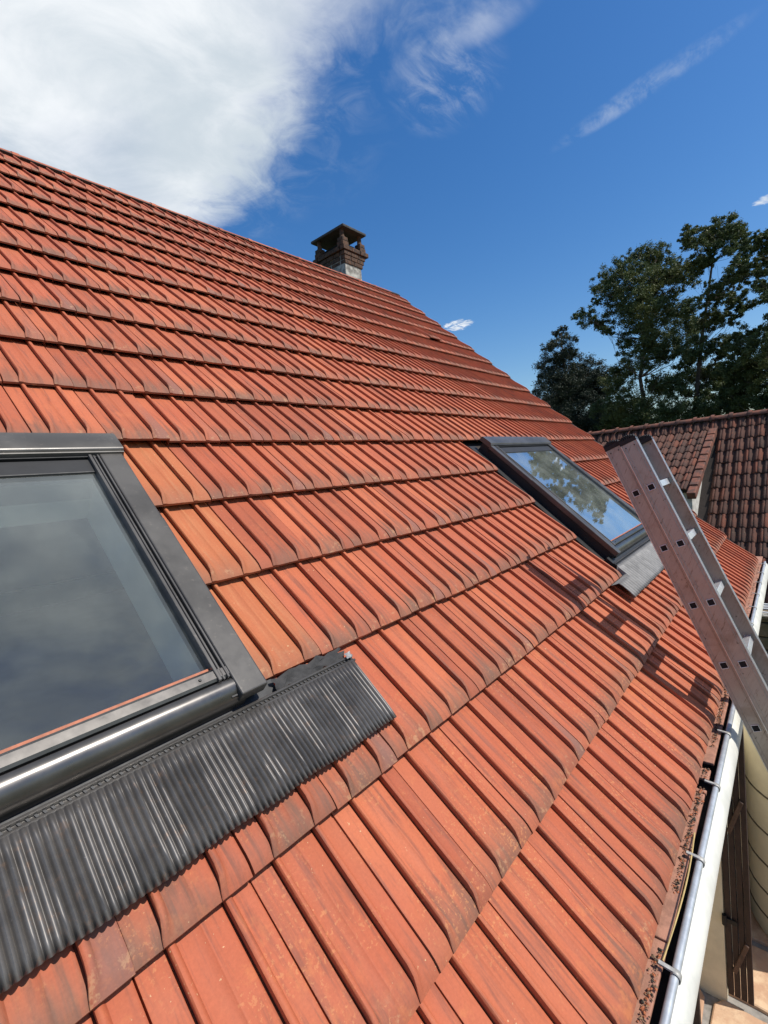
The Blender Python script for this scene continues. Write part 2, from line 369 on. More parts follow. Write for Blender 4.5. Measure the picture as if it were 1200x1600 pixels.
# old roof beyond
M = Mat('old_tile', 0.85, spec=0.3); P = M.pos(); r = M.rnd(); r2 = M.math('FRACT', M.math('MULTIPLY', r, 13.7))
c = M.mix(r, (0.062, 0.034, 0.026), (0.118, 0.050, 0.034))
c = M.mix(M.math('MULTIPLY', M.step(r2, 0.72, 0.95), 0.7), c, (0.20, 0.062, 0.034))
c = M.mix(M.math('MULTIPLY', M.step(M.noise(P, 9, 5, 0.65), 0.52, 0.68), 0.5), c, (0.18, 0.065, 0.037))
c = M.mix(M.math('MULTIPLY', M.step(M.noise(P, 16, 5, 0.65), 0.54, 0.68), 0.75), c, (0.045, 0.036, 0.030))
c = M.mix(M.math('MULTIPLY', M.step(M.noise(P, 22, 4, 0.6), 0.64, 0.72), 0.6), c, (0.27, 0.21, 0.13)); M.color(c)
M.bump(M.noise(P, 30, 5, 0.7), 0.5, 0.01); MAT['old_tile'] = M.m
flat('verge_tile', (0.22, 0.072, 0.04), 0.85, 0.0, 0.4, 7, 0.4, c2=(0.075, 0.040, 0.03))
flat('old_render', (0.60, 0.585, 0.53), 0.9, 0.0, 0.3, 5, 0.5, c2=(0.36, 0.34, 0.29))
flat('mossy_stone', (0.17, 0.13, 0.085), 0.95, 0.0, 0.5, 5, 0.6, c2=(0.075, 0.070, 0.035))
flat('bark', (0.085, 0.062, 0.045), 0.95, 0.0, 0.4, 6, 0.5)
def leaf(name, a, b, c3):
    M = Mat(name, 0.6, spec=0.35); P = M.pos(); r = M.rnd()
    c = M.mix(r, a, b); c = M.mix(M.step(M.noise(P, 0.55, 3, 0.5), 0.45, 0.7), c, c3); M.color(c)
    M.b.inputs['Transmission Weight'].default_value = 0.0
    tl = M.n('ShaderNodeBsdfTranslucent'); M.l(c, tl.inputs[0]); mxs = M.n('ShaderNodeMixShader'); mxs.inputs[0].default_value = 0.22
    M.l(M.b.outputs[0], mxs.inputs[1]); M.l(tl.outputs[0], mxs.inputs[2]); M.l(mxs.outputs[0], M.t.nodes['Material Output'].inputs[0]); MAT[name] = M.m
leaf('leaf_pine', (0.050, 0.076, 0.027), (0.085, 0.112, 0.034), (0.120, 0.135, 0.040))
leaf('leaf_dark', (0.020, 0.031, 0.020), (0.030, 0.043, 0.027), (0.038, 0.050, 0.028))

# ------------------------------------------------------------------ ground
g = MB(); S = 600
g.add([(-S, -S, 0), (S, -S, 0), (S, S, 0), (-S, S, 0)], [(0, 1, 2, 3)])
tag(g.build('ground', MAT['grass_ground']), kind='structure')
pv = MB(); pv.box((-3.5, -5.0, 0.0), (7.0, -0.6, 0.022)); paving = tag(pv.build('paving', MAT['mortar']), kind='structure')
rs = random.Random(3)
sw = 0.46; nx, ny = 16, 9; px0, py0 = 0.0, -5.0
jit = {}
for i in range(nx + 1):
    for j in range(ny + 1):
        jit[i, j] = Vector((px0 + i * sw + rs.uniform(-.11, .11), py0 + j * sw + rs.uniform(-.11, .11), 0))
for i in range(nx):
    for j in range(ny):
        q = [jit[i, j], jit[i + 1, j], jit[i + 1, j + 1], jit[i, j + 1]]; c = sum(q, Vector()) / 4
        if c.x > 6.6 or c.y > -0.8: continue
        st = MB(); zt = 0.045 + rs.uniform(0, .006); ring = []
        for k in range(4):
            a, b = q[k], q[(k + 1) % 4]
            for tt in (0.12, 0.5, 0.88): ring.append(c + (a.lerp(b, tt) - c) * (1 - 0.028 / sw * 2) + Vector((rs.uniform(-.008, .008), rs.uniform(-.008, .008), 0)))
        n = len(ring)
        st.add([(p.x, p.y, 0.015) for p in ring] + [(p.x, p.y, zt - 0.006) for p in ring] + [(c.x + (p.x - c.x) * .965, c.y + (p.y - c.y) * .965, zt) for p in ring],
               [(k, (k + 1) % n, n + (k + 1) % n, n + k) for k in range(n)] + [(n + k, n + (k + 1) % n, 2 * n + (k + 1) % n, 2 * n + k) for k in range(n)] + [tuple(2 * n + k for k in range(n))])
        st.build('flagstone', MAT['flagstone'], paving)

# ------------------------------------------------------------------ the house with the red roof
ROWS = range(-10, 7); CMIN, CMAX = -13, 24
UMIN, UMAX = CMIN * W, CMAX * W
V_RIDGE, V_EAVE = -11.0 * L, 6 * L
house = thing('house', 'house with bright orange-red ribbed tile roof, chimney and two skylights', 'house', (1.1, 1.4, 0))
# skylight openings in the deck (u0,u1,v0,v1)
WIN1 = dict(u0=-1.42, u1=-0.238, v0=0.065, v1=1.085)
WIN2 = dict(u0=2.30, u1=3.45, v0=0.07, v1=1.29)
dk = MB()
def deck(u0, u1, v0, v1): dk.rbox(u0, u1, v0, v1, -0.092, -0.068)
ops = [(WIN1['u0'] + .05, WIN1['u1'] - .05, .12, 1.03), (WIN2['u0'] + .05, WIN2['u1'] - .05, .12, 1.24)]
deck(UMIN, UMAX, V_RIDGE, 0.12); deck(UMIN, UMAX, 1.24, V_EAVE - 0.03)
deck(UMIN, ops[0][0], .12, 1.24); deck(ops[0][0], ops[0][1], 1.03, 1.24); deck(ops[0][1], ops[1][0], .12, 1.24); deck(ops[1][1], UMAX, .12, 1.24)
# back slope
yr, zr = roof(0, V_RIDGE).y, roof(0, V_RIDGE).z
def back(u, d, h=0.0): return Vector((u, yr + d * CP + h * SP, zr - d * SP + h * CP))
dk.hexa([back(UMIN, 0, -.09), back(UMAX, 0, -.09), back(UMAX, 5.95, -.09), back(UMIN, 5.95, -.09), back(UMIN, 0, -.045), back(UMAX, 0, -.045), back(UMAX, 5.95, -.045), back(UMIN, 5.95, -.045)])
roof_o = dk.build('roof', MAT['underlay'], house)

# --- tile mesh
PROF = [(0.009, -0.022), (0.0095, 0.0006), (0.018, 0.0014), (0.05, 0.0004), (0.226, 0.0), (0.231, -0.0010), (0.232, -0.0100), (0.255, -0.0100), (0.243, 0.0108), (0.247, 0.0140), (0.259, 0.0160), (0.280, 0.0158), (0.298, 0.0134), (0.311, 0.0080), (0.320, 0.0038), (0.345, 0.0020),
        (0.44, 0.0016), (0.505, 0.0018), (0.514, 0.0034), (0.525, 0.0038), (0.545, 0.0022), (0.70, 0.0008), (0.7145, 0.0), (0.719, -0.0010), (0.720, -0.0095), (0.743, -0.0095), (0.731, 0.0114), (0.735, 0.0148), (0.748, 0.0168),
        (0.770, 0.0166), (0.789, 0.0142), (0.803, 0.0086), (0.813, 0.0048), (0.84, 0.0030), (0.92, 0.0024), (0.97, 0.0022), (0.988, 0.0014), (0.996, -0.0005), (0.9965, -0.022)]
VS = [-0.05, 0.02, 0.17, 0.265, 0.292, 0.312, 0.327, 0.338, 0.346, 0.350]
def tile_geo():
    m_ = MB(); uv = []; rows = []
    for v in VS:
        base = -0.042 + 0.042 * v / L
        if v > L - 0.042: base -= 0.0105 * ((v - (L - 0.042)) / 0.042) ** 2.0
        rf = lerp(1.0, 0.24, smooth(L - 0.060, L + 0.004, v)); row = []
        sh = 0.030 * smooth(L - 0.06, L, v) ** 1.5
        for x, h in PROF:
            x2 = x - sh if (0.228 < x < 0.315 or 0.716 < x < 0.805) else x
            row.append((x2 * W, -v, base + (h * rf if h > 0 else (h if x < .1 or x > .9 else h * rf)))); uv.append((x, max(0, v) / L))
        rows.append(row)
    m_.grid(rows); n = len(PROF); b = len(m_.v) - n          # nose face: down to the underside
    low = [(p[0], -(L + 0.0005), -0.0185) for p in rows[-1]]
    m_.add(low, []); uv += [(x, 1.0) for x, h in PROF]
    m_.f += [(b + k, b + k + 1, b + n + k + 1, b + n + k) for k in range(n - 1)]
    back_ = [(p[0], -(L - 0.05), -0.0215) for p in rows[-1]]; m_.add(back_, []); uv += [(x, 0.9) for x, h in PROF]
    m_.f += [(b + n + k, b + n + k + 1, b + 2 * n + k + 1, b + 2 * n + k) for k in range(n - 1)]
    m_.f = [f[::-1] for f in m_.f]
    return m_, uv
TG, TUV = tile_geo()
def finish_tile(me, uv):
    lay = me.uv_layers.new(name='tile'); li = [0] * len(me.loops); me.loops.foreach_get('vertex_index', li)
    lay.data.foreach_set('uv', [c for i in li for c in uv[i]])
    me.polygons.foreach_set('use_smooth', [True] * len(me.polygons)); me.set_sharp_from_angle(angle=R(38)); me.update()
def tile_mesh(name, mat):
    me = bpy.data.meshes.new(name); me.from_pydata(TG.v, [], TG.f); me.materials.append(mat); finish_tile(me, TUV); return me
TM = tile_mesh('tile', MAT['tile']); TMN = tile_mesh('new_tile', MAT['tile_new'])
rt = random.Random(11); tiles = []
for r in ROWS:
    for c in range(CMIN, CMAX):
        if 1 <= r <= 3 and -7 <= c <= -2: continue               # window by the camera
        if 1 <= r <= 4 and 10 <= c <= 15: continue               # far window
        dh = 0.0
        if r == 0 and -8 <= c <= -1: dh = 0.011
        if r == -6 and c == 19: dh = 0.02                        # a tile that has slipped up
        fresh = (c == -1 and r in (1, 2, 3))
        o = roof(c * W + rt.uniform(-.0012, .0012), (r - 1) * L + rt.uniform(-.003, .003), dh + rt.uniform(-.001, .0015))
        rot = Matrix((UX, -DOWN, NRM)).transposed().to_4x4()
        mm = Matrix.Translation(o) @ rot @ Matrix.Rotation(rt.uniform(-.0035, .0035), 4, 'Z') @ Matrix.Rotation(rt.uniform(-.003, .003), 4, 'X') @ Matrix.Rotation(rt.uniform(-.004, .004), 4, 'Y')
        cc = roof((c + .5) * W, (r - .5) * L); q = proj(cc); area = 0
        if q and -60 < q[0] < 1260 and -60 < q[1] < 1700:
            vd = (CAM - cc); area = abs(vd.normalized().dot(NRM)) / q[2] ** 2
        tiles.append((area, fresh, mm))
order = sorted(range(len(tiles)), key=lambda i: -tiles[i][0]); pick = set(order[:300])
fv, ff, fuv = [], [], []
for i, (area, fresh, mm) in enumerate(tiles):
    if i in pick:
        o = bpy.data.objects.new('tile', TMN if fresh else TM); COL.objects.link(o); o.matrix_local = mm; o.parent = roof_o
        if fresh: o['label'] = 'newer, paler orange roof tile beside the skylight'
    else:
        n = len(fv); fv += [tuple(mm @ Vector(p)) for p in TG.v]; ff += [tuple(k + n for k in f) for f in TG.f]; fuv += TUV
me = bpy.data.meshes.new('tile_field'); me.from_pydata(fv, [], ff); me.materials.append(MAT['tile']); finish_tile(me, fuv)
tf = bpy.data.objects.new('tile_field', me); COL.objects.link(tf); tf.parent = roof_o; tf['kind'] = 'stuff'
# ridge caps, sunk between the two slopes
rc = MB(); seg = 7
prof = [(math.cos(math.pi * k / seg) * 0.085, math.sin(math.pi * k / seg) * 0.055) for k in range(seg + 1)]
rc.grid([[(0, p[0] * 1.06, p[1] * 1.06) for p in prof], [(0.05, p[0] * 1.06, p[1] * 1.06) for p in prof], [(0.055, *p) for p in prof], [(0.40, *p) for p in prof]])
rme = rc.mesh('ridge_tile', MAT['tile'], 40); lay = rme.uv_layers.new(name='tile')
for k in range(int((UMAX - UMIN) / 0.36)):
    o = bpy.data.objects.new('ridge_tile', rme); COL.objects.link(o); o.parent = roof_o; o.location = (UMIN + 0.36 * k, yr + 0.03, zr - 0.07)
# verge boards
vb = MB()
for u in (UMAX - 0.012,): vb.rbox(u, u + 0.022, V_RIDGE, V_EAVE - .02, -0.16, -0.022)
vb.build('verge_board', MAT['dark_wood'], house)

# --- walls and attic
XW0, XW1 = UMIN + 0.2, UMAX - 0.15
YB = 2 * yr + 1.05
def wall_gable(x0, x1):
    w_ = MB(); zt = roof(0, V_EAVE).z - 0.16; yF, yBk = -1.05, YB
    hh = zr - 0.16
    w_.add([(x0, yF, 0), (x0, yBk, 0), (x0, yBk, zt + 0.3), (x0, yr, hh), (x0, yF, zt + 0.3), (x1, yF, 0), (x1, yBk, 0), (x1, yBk, zt + 0.3), (x1, yr, hh), (x1, yF, zt + 0.3)],
           [(0, 1, 2, 3, 4), (9, 8, 7, 6, 5), (0, 5, 6, 1), (1, 6, 7, 2), (2, 7, 8, 3), (3, 8, 9, 4), (4, 9, 5, 0)])
    return w_
wall_gable(XW0, XW0 + .2).build('gable_wall', MAT['render_cream'], house); wall_gable(XW1 - .2, XW1).build('gable_wall', MAT['render_cream'], house)
wb = MB(); wb.box((XW0 + .2, -1.05, 0), (2.70, -0.85, 2.52)); wb.build('wall', MAT['render_cream'], house)
wb = MB(); wb.box((2.703, -1.395, 0), (XW1 - .2, -0.85, 2.44)); wb.build('wall', MAT['render_cream'], house)
wb = MB(); wb.box((XW0 + .2, YB - .2, 0), (XW1 - .2, YB, 2.7)); wb.build('wall', MAT['render_cream'], house)
fl = MB(); fl.box((XW0 + .2, -0.84, 2.30), (XW1 - .2, YB - .2, 2.42)); fl.build('attic_floor', MAT['room'], house)

# ------------------------------------------------------------------ skylights (parts of the house)
def rounded(mb, path_u, prof_vh, seg=None):
    mb.grid([[roof(u, v, h) for v, h in prof_vh] for u in path_u])
def skylight(wi, deep, apron_v, apron_u, wave, label, gw=0.098, amp=0.0052, tuck=None, amat='apron'):
    u0, u1, v0, v1 = wi['u0'], wi['u1'], wi['v0'], wi['v1']
    top, bot = v0 + 0.165, v1 - 0.095                           # the glass
    fr_ = MB()                                                  # the timber frame under the cladding
    fr_.rbox(u0 + .012, u0 + gw - .01, v0 + .02, v1 - .01, -0.085, 0.040); fr_.rbox(u1 - gw + .01, u1 - .012, v0 + .02, v1 - .01, -0.085, 0.040)
    fr_.rbox(u0 + gw - .01, u1 - gw + .01, v0 + .02, top - .02, -0.085, 0.036); fr_.rbox(u0 + gw - .01, u1 - gw + .01, bot + .02, v1 - .01, -0.085, 0.034)
    sk = fr_.build('skylight', MAT['gasket'], house); sk['label'] = label
    # side cladding, each in two lengths that lap
    lap = lerp(v0, v1, 0.41)
    for a, b in ((u0, u0 + gw - .028), (u1 - gw + .028, u1)):
        s_ = MB(); s_.rbox(a, b, v0 + .085, lap, 0.022, 0.0535); s_.build('side_cladding', MAT['cladding'], sk, bevel=0.005, seg=3)
        s_ = MB(); s_.rbox(a - .0015, b + .0015, lap - .012, v1, 0.020, 0.0560); s_.build('side_cladding', MAT['cladding'], sk, bevel=0.005, seg=3)
    # raised lips and gasket lines between cladding and sash
    for s in (0, 1):
        e = (u0 + gw) if s == 0 else (u1 - gw); d = 1 if s == 0 else -1
        for k, (o_, wd, hh, mt) in enumerate(((-.024, .006, .056, 'cladding'), (-.013, .006, .053, 'cladding'), (-.003, .009, .057, 'cladding'))):
            a = e + d * o_; b = a + d * wd; l_ = MB(); l_.rbox(min(a, b), max(a, b), v0 + .095, v1 - .055, 0.0, hh); l_.build('sash_lip', MAT[mt], sk, bevel=0.0018)
    # hood
    h_ = MB(); hv = [(v0 - .012, .030), (v0 - .010, .062), (v0 + .003, .067), (v0 + .074, .070), (v0 + .080, .0685), (v0 + .083, .066), (v0 + .086, .061), (v0 + .090, .060), (v0 + .094, .036)]
    rounded(h_, [u0 - .004, u1 + .004], hv)
    for e in (u0 - .004, u1 + .004): h_.add([roof(e, v, h) for v, h in hv], [tuple(range(len(hv)))])
    h_.build('hood', MAT['cladding'], sk, sharp=30)
    hl = MB(); hl.rbox(u0 + .004, u1 - .004, v0 + .0945, v0 + .099, .0, .050); hl.build('hood_lip', MAT['gasket'], sk, bevel=.001)
    # pane
    p_ = MB(); p_.rbox(u0 + gw + .004, u1 - gw - .004, top, bot, 0.030, 0.038); p_.build('pane', MAT['glass'], sk)
    ts = MB(); ts.rbox(u0 + gw + .002, u1 - gw - .002, v0 + .104, top + .001, .005, .044); ts.build('top_sash_rail', MAT['gasket'], sk, bevel=.003)
    cs = MB(); cs.rbox(u0 + gw + .004, u1 - gw - .004, bot - .006, bot + .0005, .0381, .0415); cs.build('glazing_seal', MAT['copper_seal'], sk)
    # bottom sash rail and the broad rounded sill cover
    b1 = MB(); pr = [(bot + .001, .028), (bot + .003, .048), (bot + .010, .053), (bot + .030, .053), (bot + .036, .049), (bot + .037, .030)]
    rounded(b1, [u0 + gw - .028, u1 - gw + .028], pr)
    for e in (u0 + gw - .028, u1 - gw + .028): b1.add([roof(e, v, h) for v, h in pr], [tuple(range(len(pr)))])
    b1.build('bottom_sash_rail', MAT['bright_cladding'], sk, sharp=30)
    b2 = MB(); pr = [(bot + .0385, .030), (bot + .041, .048), (bot + .050, .0525), (bot + .062, .0515), (bot + .076, .045), (bot + .088, .033), (bot + .094, .018), (bot + .096, -.01)]
    rounded(b2, [u0 + .05, u1 - .05], pr)
    for e in (u0 + .05, u1 - .05): b2.add([roof(e, v, h) for v, h in pr], [tuple(range(len(pr)))])
    b2.build('sill_cover', MAT['bright_cladding'], sk, sharp=40)
    for uu in (lerp(u0, u1, .12), lerp(u0, u1, .88)):
        s_ = MB(); c = roof(uu, bot + .020, .0525); s_.tube([c, c + NRM * .0035], [.0042, .0030], 8); s_.build('screw', MAT['gasket'], sk)
    # side flashing gutters and the strip below the frame
    fz = MB()
    for a, b in ((u0 - .075, u0 + .012), (u1 - .012, u1 + .055)): fz.rbox(a, b, v0 - .02, apron_v[0] + .02, -0.060, -0.034)
    fz.rbox(u0 - .05, u1 + .05, v1 - .03, apron_v[0] + .015, -0.058, -0.004); fz.build('flashing', MAT['gasket'], sk)
    # inner lining and room behind
    ln = MB(); a, b, c, d = u0 + gw - .004, u1 - gw + .004, top - .02, bot + .02
    ln.rbox(a - .02, a, c, d, -deep, .0295); ln.rbox(b, b + .02, c, d, -deep, .0295); ln.rbox(a - .02, b + .02, c - .02, c, -deep, .0295); ln.rbox(a - .02, b + .02, d, d + .02, -deep, .0295)
    ln.build('lining', MAT['lining'], sk)
    # pleated apron
    ap = MB(); ua, ub = apron_u; va, vb_ = apron_v; rows = []; nS = int((ub - ua) / wave) * 8
    for j in range(10):
        t = j / 9; row = []
        for i in range(nS + 1):
            u = ua + i * wave / 8; ph = 2 * math.pi * i / 8
            am = amp * (0.92 + 0.16 * noise.noise(Vector((u * 13, 2.0, 0)))) * smooth(-.02, .10, t)
            dent = noise.noise(Vector((u * 6.0, t * .9, 7.7)))
            sag = 0.0022 * dent - 0.006 * max(0, dent - .38) * t
            du = 0.0035 * noise.noise(Vector((u * 8, t * .6, 1.3))) + 0.005 * max(0, dent - .38) * math.sin(u * 160) * t
            vv = lerp(va, vb_, t) + (0.006 * noise.noise(Vector((u * 10, 3.3, 0))) + 0.0015 * math.sin(ph)) * t
            h = lerp(0.015, 0.0245, t) + sag * t + am * math.sin(ph) + (-0.004 * smooth(.8, 1, t))
            if tuck and u < tuck: h = lerp(-0.03, h, smooth(1.395, 1.425, vv)); vv = max(vv, 1.37)
            row.append(roof(u + du, vv, h))
        rows.append(row)
    ap.grid(rows); apo = ap.build('apron', MAT[amat], sk, sharp=80)
    md = apo.modifiers.new('thick', 'SOLIDIFY'); md.thickness = 0.0012; md.offset = -1
    cr = MB(); rows = []
    for du, hh in ((-.024, .004), (-.021, .013), (-.015, .0145), (-.012, .008), (-.007, .009), (-.004, .015), (.001, .016), (.003, .010)):
        rows.append([roof(lerp((tuck or ua) - .002, ub + .002, i / 30), va + du, hh) for i in range(31)])
    cr.grid(rows); cr.build('apron_hem', MAT['cladding'], sk, sharp=60)
    tk = MB(); k = tuck or ua
    while k < ub:
        tk.obox(roof(k, va - .0125, .008), UX * 0.0045, DOWN * 0.006 + UX * .0025, NRM * 0.0035); k += 0.0125
    tk.build('crimp', MAT['gasket'], sk)
    return sk
sk1 = skylight(WIN1, 0.17, (1.118, 1.316), (-1.72, 0.066), 0.0132, 'large skylight nearest the viewer with pleated dark apron')
sk2 = skylight(WIN2, 0.17, (1.335, 1.53), (1.99, 3.62), 0.040, 'skylight further along the roof behind the ladder', 0.075, 0.0070, 2.215, 'lead')
# torn membrane and a dab of sealant at the apron's upper corner
tm = MB(); rows = []
for j in range(6):
    rows.append([roof(lerp(-.20, .045, i / 12) + .012 * noise.noise(Vector((i * .9, j * .8, 0))), lerp(1.062, 1.10, j / 5) + .016 * noise.noise(Vector((i * .7, j, 5))), .012 + .012 * noise.noise(Vector((i * .8, j * .9, 11)))) for i in range(13)])
tm.grid(rows); tm.build('membrane_scrap', MAT['membrane'], sk1, sharp=60)
tm = MB(); rows = []
for j in range(5):
    rows.append([roof(.040 + .022 * i / 4 + .006 * noise.noise(Vector((i, j, 3))), 1.090 + .018 * j / 4 + .006 * noise.noise(Vector((i, j, 7))), .022 + .008 * noise.noise(Vector((i * 1.3, j * 1.2, 1)))) for i in range(5)])
tm.grid(rows); tm.build('foil_scrap', MAT['sealant'], sk1, sharp=60)
# ------------------------------------------------------------------ chimney
cx0, cx1, cy0, cy1 = 4.375, 4.70, 3.02, 3.56
zb = Z0 + 2.2
cb = MB(); cb.box((cx0, cy0, zb), (cx1 + .02, cy1, Z0 + 3.06)); ch = cb.build('chimney', MAT['chimney_render'], house, bevel=.01)
ch['label'] = 'sooty brick and render chimney at the far end of the ridge'
rb = random.Random(2)
def brick_ring(x0, x1, y0, y1, z0, z1, blen):
    def run(a, b, fixed, axis, sgn):
        n = max(2, round((b - a) / blen)); st = (b - a) / n
        for k in range(n):
            o = MB(); e = rb.uniform(-.006, .006); lo, hi = a + k * st + .004, a + (k + 1) * st - .004; d = .09
            p, q = sorted((fixed + sgn * e, fixed - sgn * d))
            if axis == 'x': o.box((lo, p, z0), (hi, q, z1))
            else: o.box((p, lo, z0), (q, hi, z1))
            o.build('brick', MAT['soot_brick'], ch, bevel=.006)
    run(x0, x1, y0, 'x', -1); run(y0 + .1, y1 - .1, x0, 'y', -1); run(x0, x1, y1, 'x', 1); run(y0 + .1, y1 - .1, x1, 'y', 1)
brick_ring(cx0 - .006, cx1 + .05, cy0 - .008, cy1 + .03, Z0 + 2.905, Z0 + 2.960, .16)
brick_ring(cx0 - .012, cx1 + .08, cy0 - .016, cy1 + .04, Z0 + 2.965, Z0 + 3.020, .16)
brick_ring(cx0 - .02, cx1 + .11, cy0 - .026, cy1 + .05, Z0 + 3.026, Z0 + 3.085, .16)
brick_ring(cx0 - .04, cx1 + .17, cy0 - .045, cy1 + .09, Z0 + 3.09, Z0 + 3.15, .16)
co = MB(); co.box((cx0 + .12, cy0 + .13, Z0 + 3.05), (cx1 + .06, cy1 - .02, Z0 + 3.28)); co.build('flue', MAT['soot'], ch)
for (px, py) in ((cx0 + .03, cy0 + .035), (cx1 + .07, cy0 + .035), (cx0 + .03, cy1 - .02), (cx1 + .07, cy1 - .02)):
    o = MB(); o.box((px - .062, py - .062, Z0 + 3.152), (px + .062, py + .062, Z0 + 3.215)); o.build('post_brick', MAT['soot_brick'], ch, bevel=.008)
    o = MB(); o.box((px - .054, py - .056, Z0 + 3.218), (px + .055, py + .054, Z0 + 3.275)); o.build('post_brick', MAT['soot_brick'], ch, bevel=.008)
    o = MB(); o.tube([(px, py, Z0 + 3.275), (px, py, Z0 + 3.30), (px, py, Z0 + 3.40)], [.045, .034, .034], 8); o.build('post', MAT['soot_brick'], ch)
cp = MB(); cp.box((cx0 - .03, cy0 - .055, Z0 + 3.395), (cx1 + .14, cy1 + .10, Z0 + 3.432)); cp.build('cap', MAT['cap_concrete'], ch, bevel=.008)

# ------------------------------------------------------------------ gutter
gy, gz, gr = -1.578, Z0 - 1.468, 0.058         # bead centre and trough radius
gt = MB(); cyc = gy + gr; rows = []
ua, ub = UMIN, UMAX + 0.03
for dy, dz_ in ((0, 0), (-.016, -.012), (-.028, -.030), (-.035, -.052), (-.037, -.072), (-.033, -.094), (-.022, -.112), (-.004, -.124), (.022, -.130), (.050, -.126), (.075, -.112), (.092, -.088), (.098, -.055), (.098, -.005)):
    rows.append([(ua, gy + dy, gz + dz_), (ub, gy + dy, gz + dz_)])
gt.grid(rows); gutter = gt.build('gutter', MAT['gutter_white'], house, sharp=60)
md = gutter.modifiers.new('thick', 'SOLIDIFY'); md.thickness = .002; md.offset = 0
gi = MB(); gi.grid([[(p[0], lerp(gy + .03, p[1], .95), lerp(gz - .05, p[2], .95)) for p in r_] for r_ in rows]); gi.build('gutter_shade_sheet', MAT['gutter_shade'], gutter, sharp=60)  # dark brown inner sheet: the shade inside the trough put into colour
bd = MB(); bd.tube([(ua, gy - .002, gz + .002), (ub, gy - .002, gz + .002)], .0098, 12); bd.build('gutter_bead', MAT['zinc'], gutter, sharp=40)
k = 0.283 - 0.405 * 7
while k < ub:
    o = MB(); pts = [(k, gy - .002 + .0118 * math.cos(a), gz + .002 + .0118 * math.sin(a)) for a in [R(x) for x in range(60, 301, 30)]]
    o.grid([[(k - .008, p[1], p[2]) for p in pts], [(k + .008, p[1], p[2]) for p in pts]])
    o.obox((k - .004, gy - .001, gz + .0125), (.008, 0, 0), (0, .032, .003), (0, 0, .0025))
    br = o.build('bracket', MAT['bracket'], gutter, sharp=40); md = br.modifiers.new('thick', 'SOLIDIFY'); md.thickness = .002; md.offset = 1
    k += 0.405
en = MB(); en.add([(ub + .001, p[0][1], p[0][2]) for p in rows], [tuple(range(len(rows)))]); en.build('gutter_end', MAT['zinc'], gutter)
# broken terracotta eave strip with gaps
ey = roof(0, V_EAVE).y; ez = roof(0, V_EAVE).z; re = random.Random(9); k = UMIN; gaps = ((1.06, 1.13), (1.20, 1.25))
while k < UMAX:
    ln_ = re.uniform(.22, .46); e = k + ln_ - .006; 
    for a, b in gaps:
        if k < a < e: e = a
        if a <= k < b: k = b; e = k + .07 if k < 1.2 else k + ln_
    o = MB(); dy = re.uniform(-.003, .003); o.box((k, ey - .019 + dy, ez - .046), (e, ey + .05, ez - .034)); o.build('eave_strip', MAT['eave_board'], house, bevel=.003); k = e + .006
fb = MB(); fb.box((UMIN, ey + .055, ez - .20), (UMAX, ey + .075, ez - .05)); fb.build('fascia', MAT['dark_wood'], house)
so_ = MB(); so_.box((UMIN + .02, ey + .0755, ez - .075), (UMAX - .02, -1.0, ez - .06)); so_.build('soffit', MAT['dark_wood'], house)
# moss and grit that has slid down behind the gutter
ms = MB(); re = random.Random(21)
for i in range(1900):
    x = re.uniform(-.6, 5.2) if i < 500 else re.uniform(-.3, 2.0)
    if noise.noise(Vector((x * 3.5, 0, 0))) < -.22 or 1.06 < x < 1.13 or 1.20 < x < 1.25: continue
    y = ey - .004 + re.gauss(0, .0045); s = re.uniform(.0012, .0042) * (1 if re.random() < .85 else 1.5); z = ez - .035 + re.uniform(-.001, .006) + s * .3
    y = min(y, ey + .01)
    pts = [Vector((re.uniform(.6, 1.3), 0, 0)), Vector((-re.uniform(.6, 1.3), 0, 0)), Vector((0, re.uniform(.6, 1.2), 0)), Vector((0, -re.uniform(.6, 1.2), 0)), Vector((0, 0, re.uniform(.5, .9))), Vector((0, 0, -.5))]
    q = Matrix.Rotation(re.uniform(0, 6), 3, 'Z')
    ms.add([Vector((x, y, z)) + q @ p * s for p in pts], [(0, 2, 4), (2, 1, 4), (1, 3, 4), (3, 0, 4), (2, 0, 5), (1, 2, 5), (3, 1, 5), (0, 3, 5)])
tag(ms.build('moss_debris', MAT['moss']), 'crumbs of dark moss and grit along the eave behind the gutter', 'debris', kind='stuff')
sb = MB(); P0 = Vector((.30, ey - .016, ez - .024)); sb.tube([P0 + Vector((t * .5, -.012 * math.sin(t * 3.1), .012 * math.sin(t * 3.1) - .004)) for t in [i / 14 for i in range(15)]], .0022, 5)
tag(sb.build('straw_stalk', MAT['straw']), 'thin dry yellow stalk lying along the eave by the gutter', 'stalk')

# ------------------------------------------------------------------ shutters and door beside the return wall
sh = MB(); sh.box((2.72, -1.405, .12), (2.745, -1.398, 2.1)); shutter = sh.build('shutter', MAT['dark_wood'], house)
for i in range(4):
    o = MB(); o.box((2.705 + rb.uniform(0, .004), -1.434 - i * .036, .10), (2.742, -1.402 - i * .036, 2.12)); o.build('plank', MAT['dark_wood'], shutter, bevel=.004)
for z in (.28, 1.28):
    o = MB(); o.obox((2.695, -1.455, z), (.03, 0, 0), (0, -.075, .24), (0, .022, .015)); o.build('brace', MAT['brown_wood'], shutter, bevel=.004)
for z in (.62, 1.45):
    o = MB(); o.tube([(2.69, -1.40, z), (2.69, -1.40, z + .07)], .014, 8); o.box((2.69, -1.47, z + .02), (2.70, -1.40, z + .05)); o.build('hinge', MAT['iron'], shutter)
sh = MB(); sh.box((1.75, -1.075, .05), (1.79, -1.052, 2.1)); s2 = sh.build('shutter', MAT['dark_wood'], house)
for i in range(4):
    o = MB(); o.box((1.75, -1.16 - i * .075, .05), (1.785, -1.09 - i * .075, 2.1)); o.build('plank', MAT['dark_wood'], s2, bevel=.004)

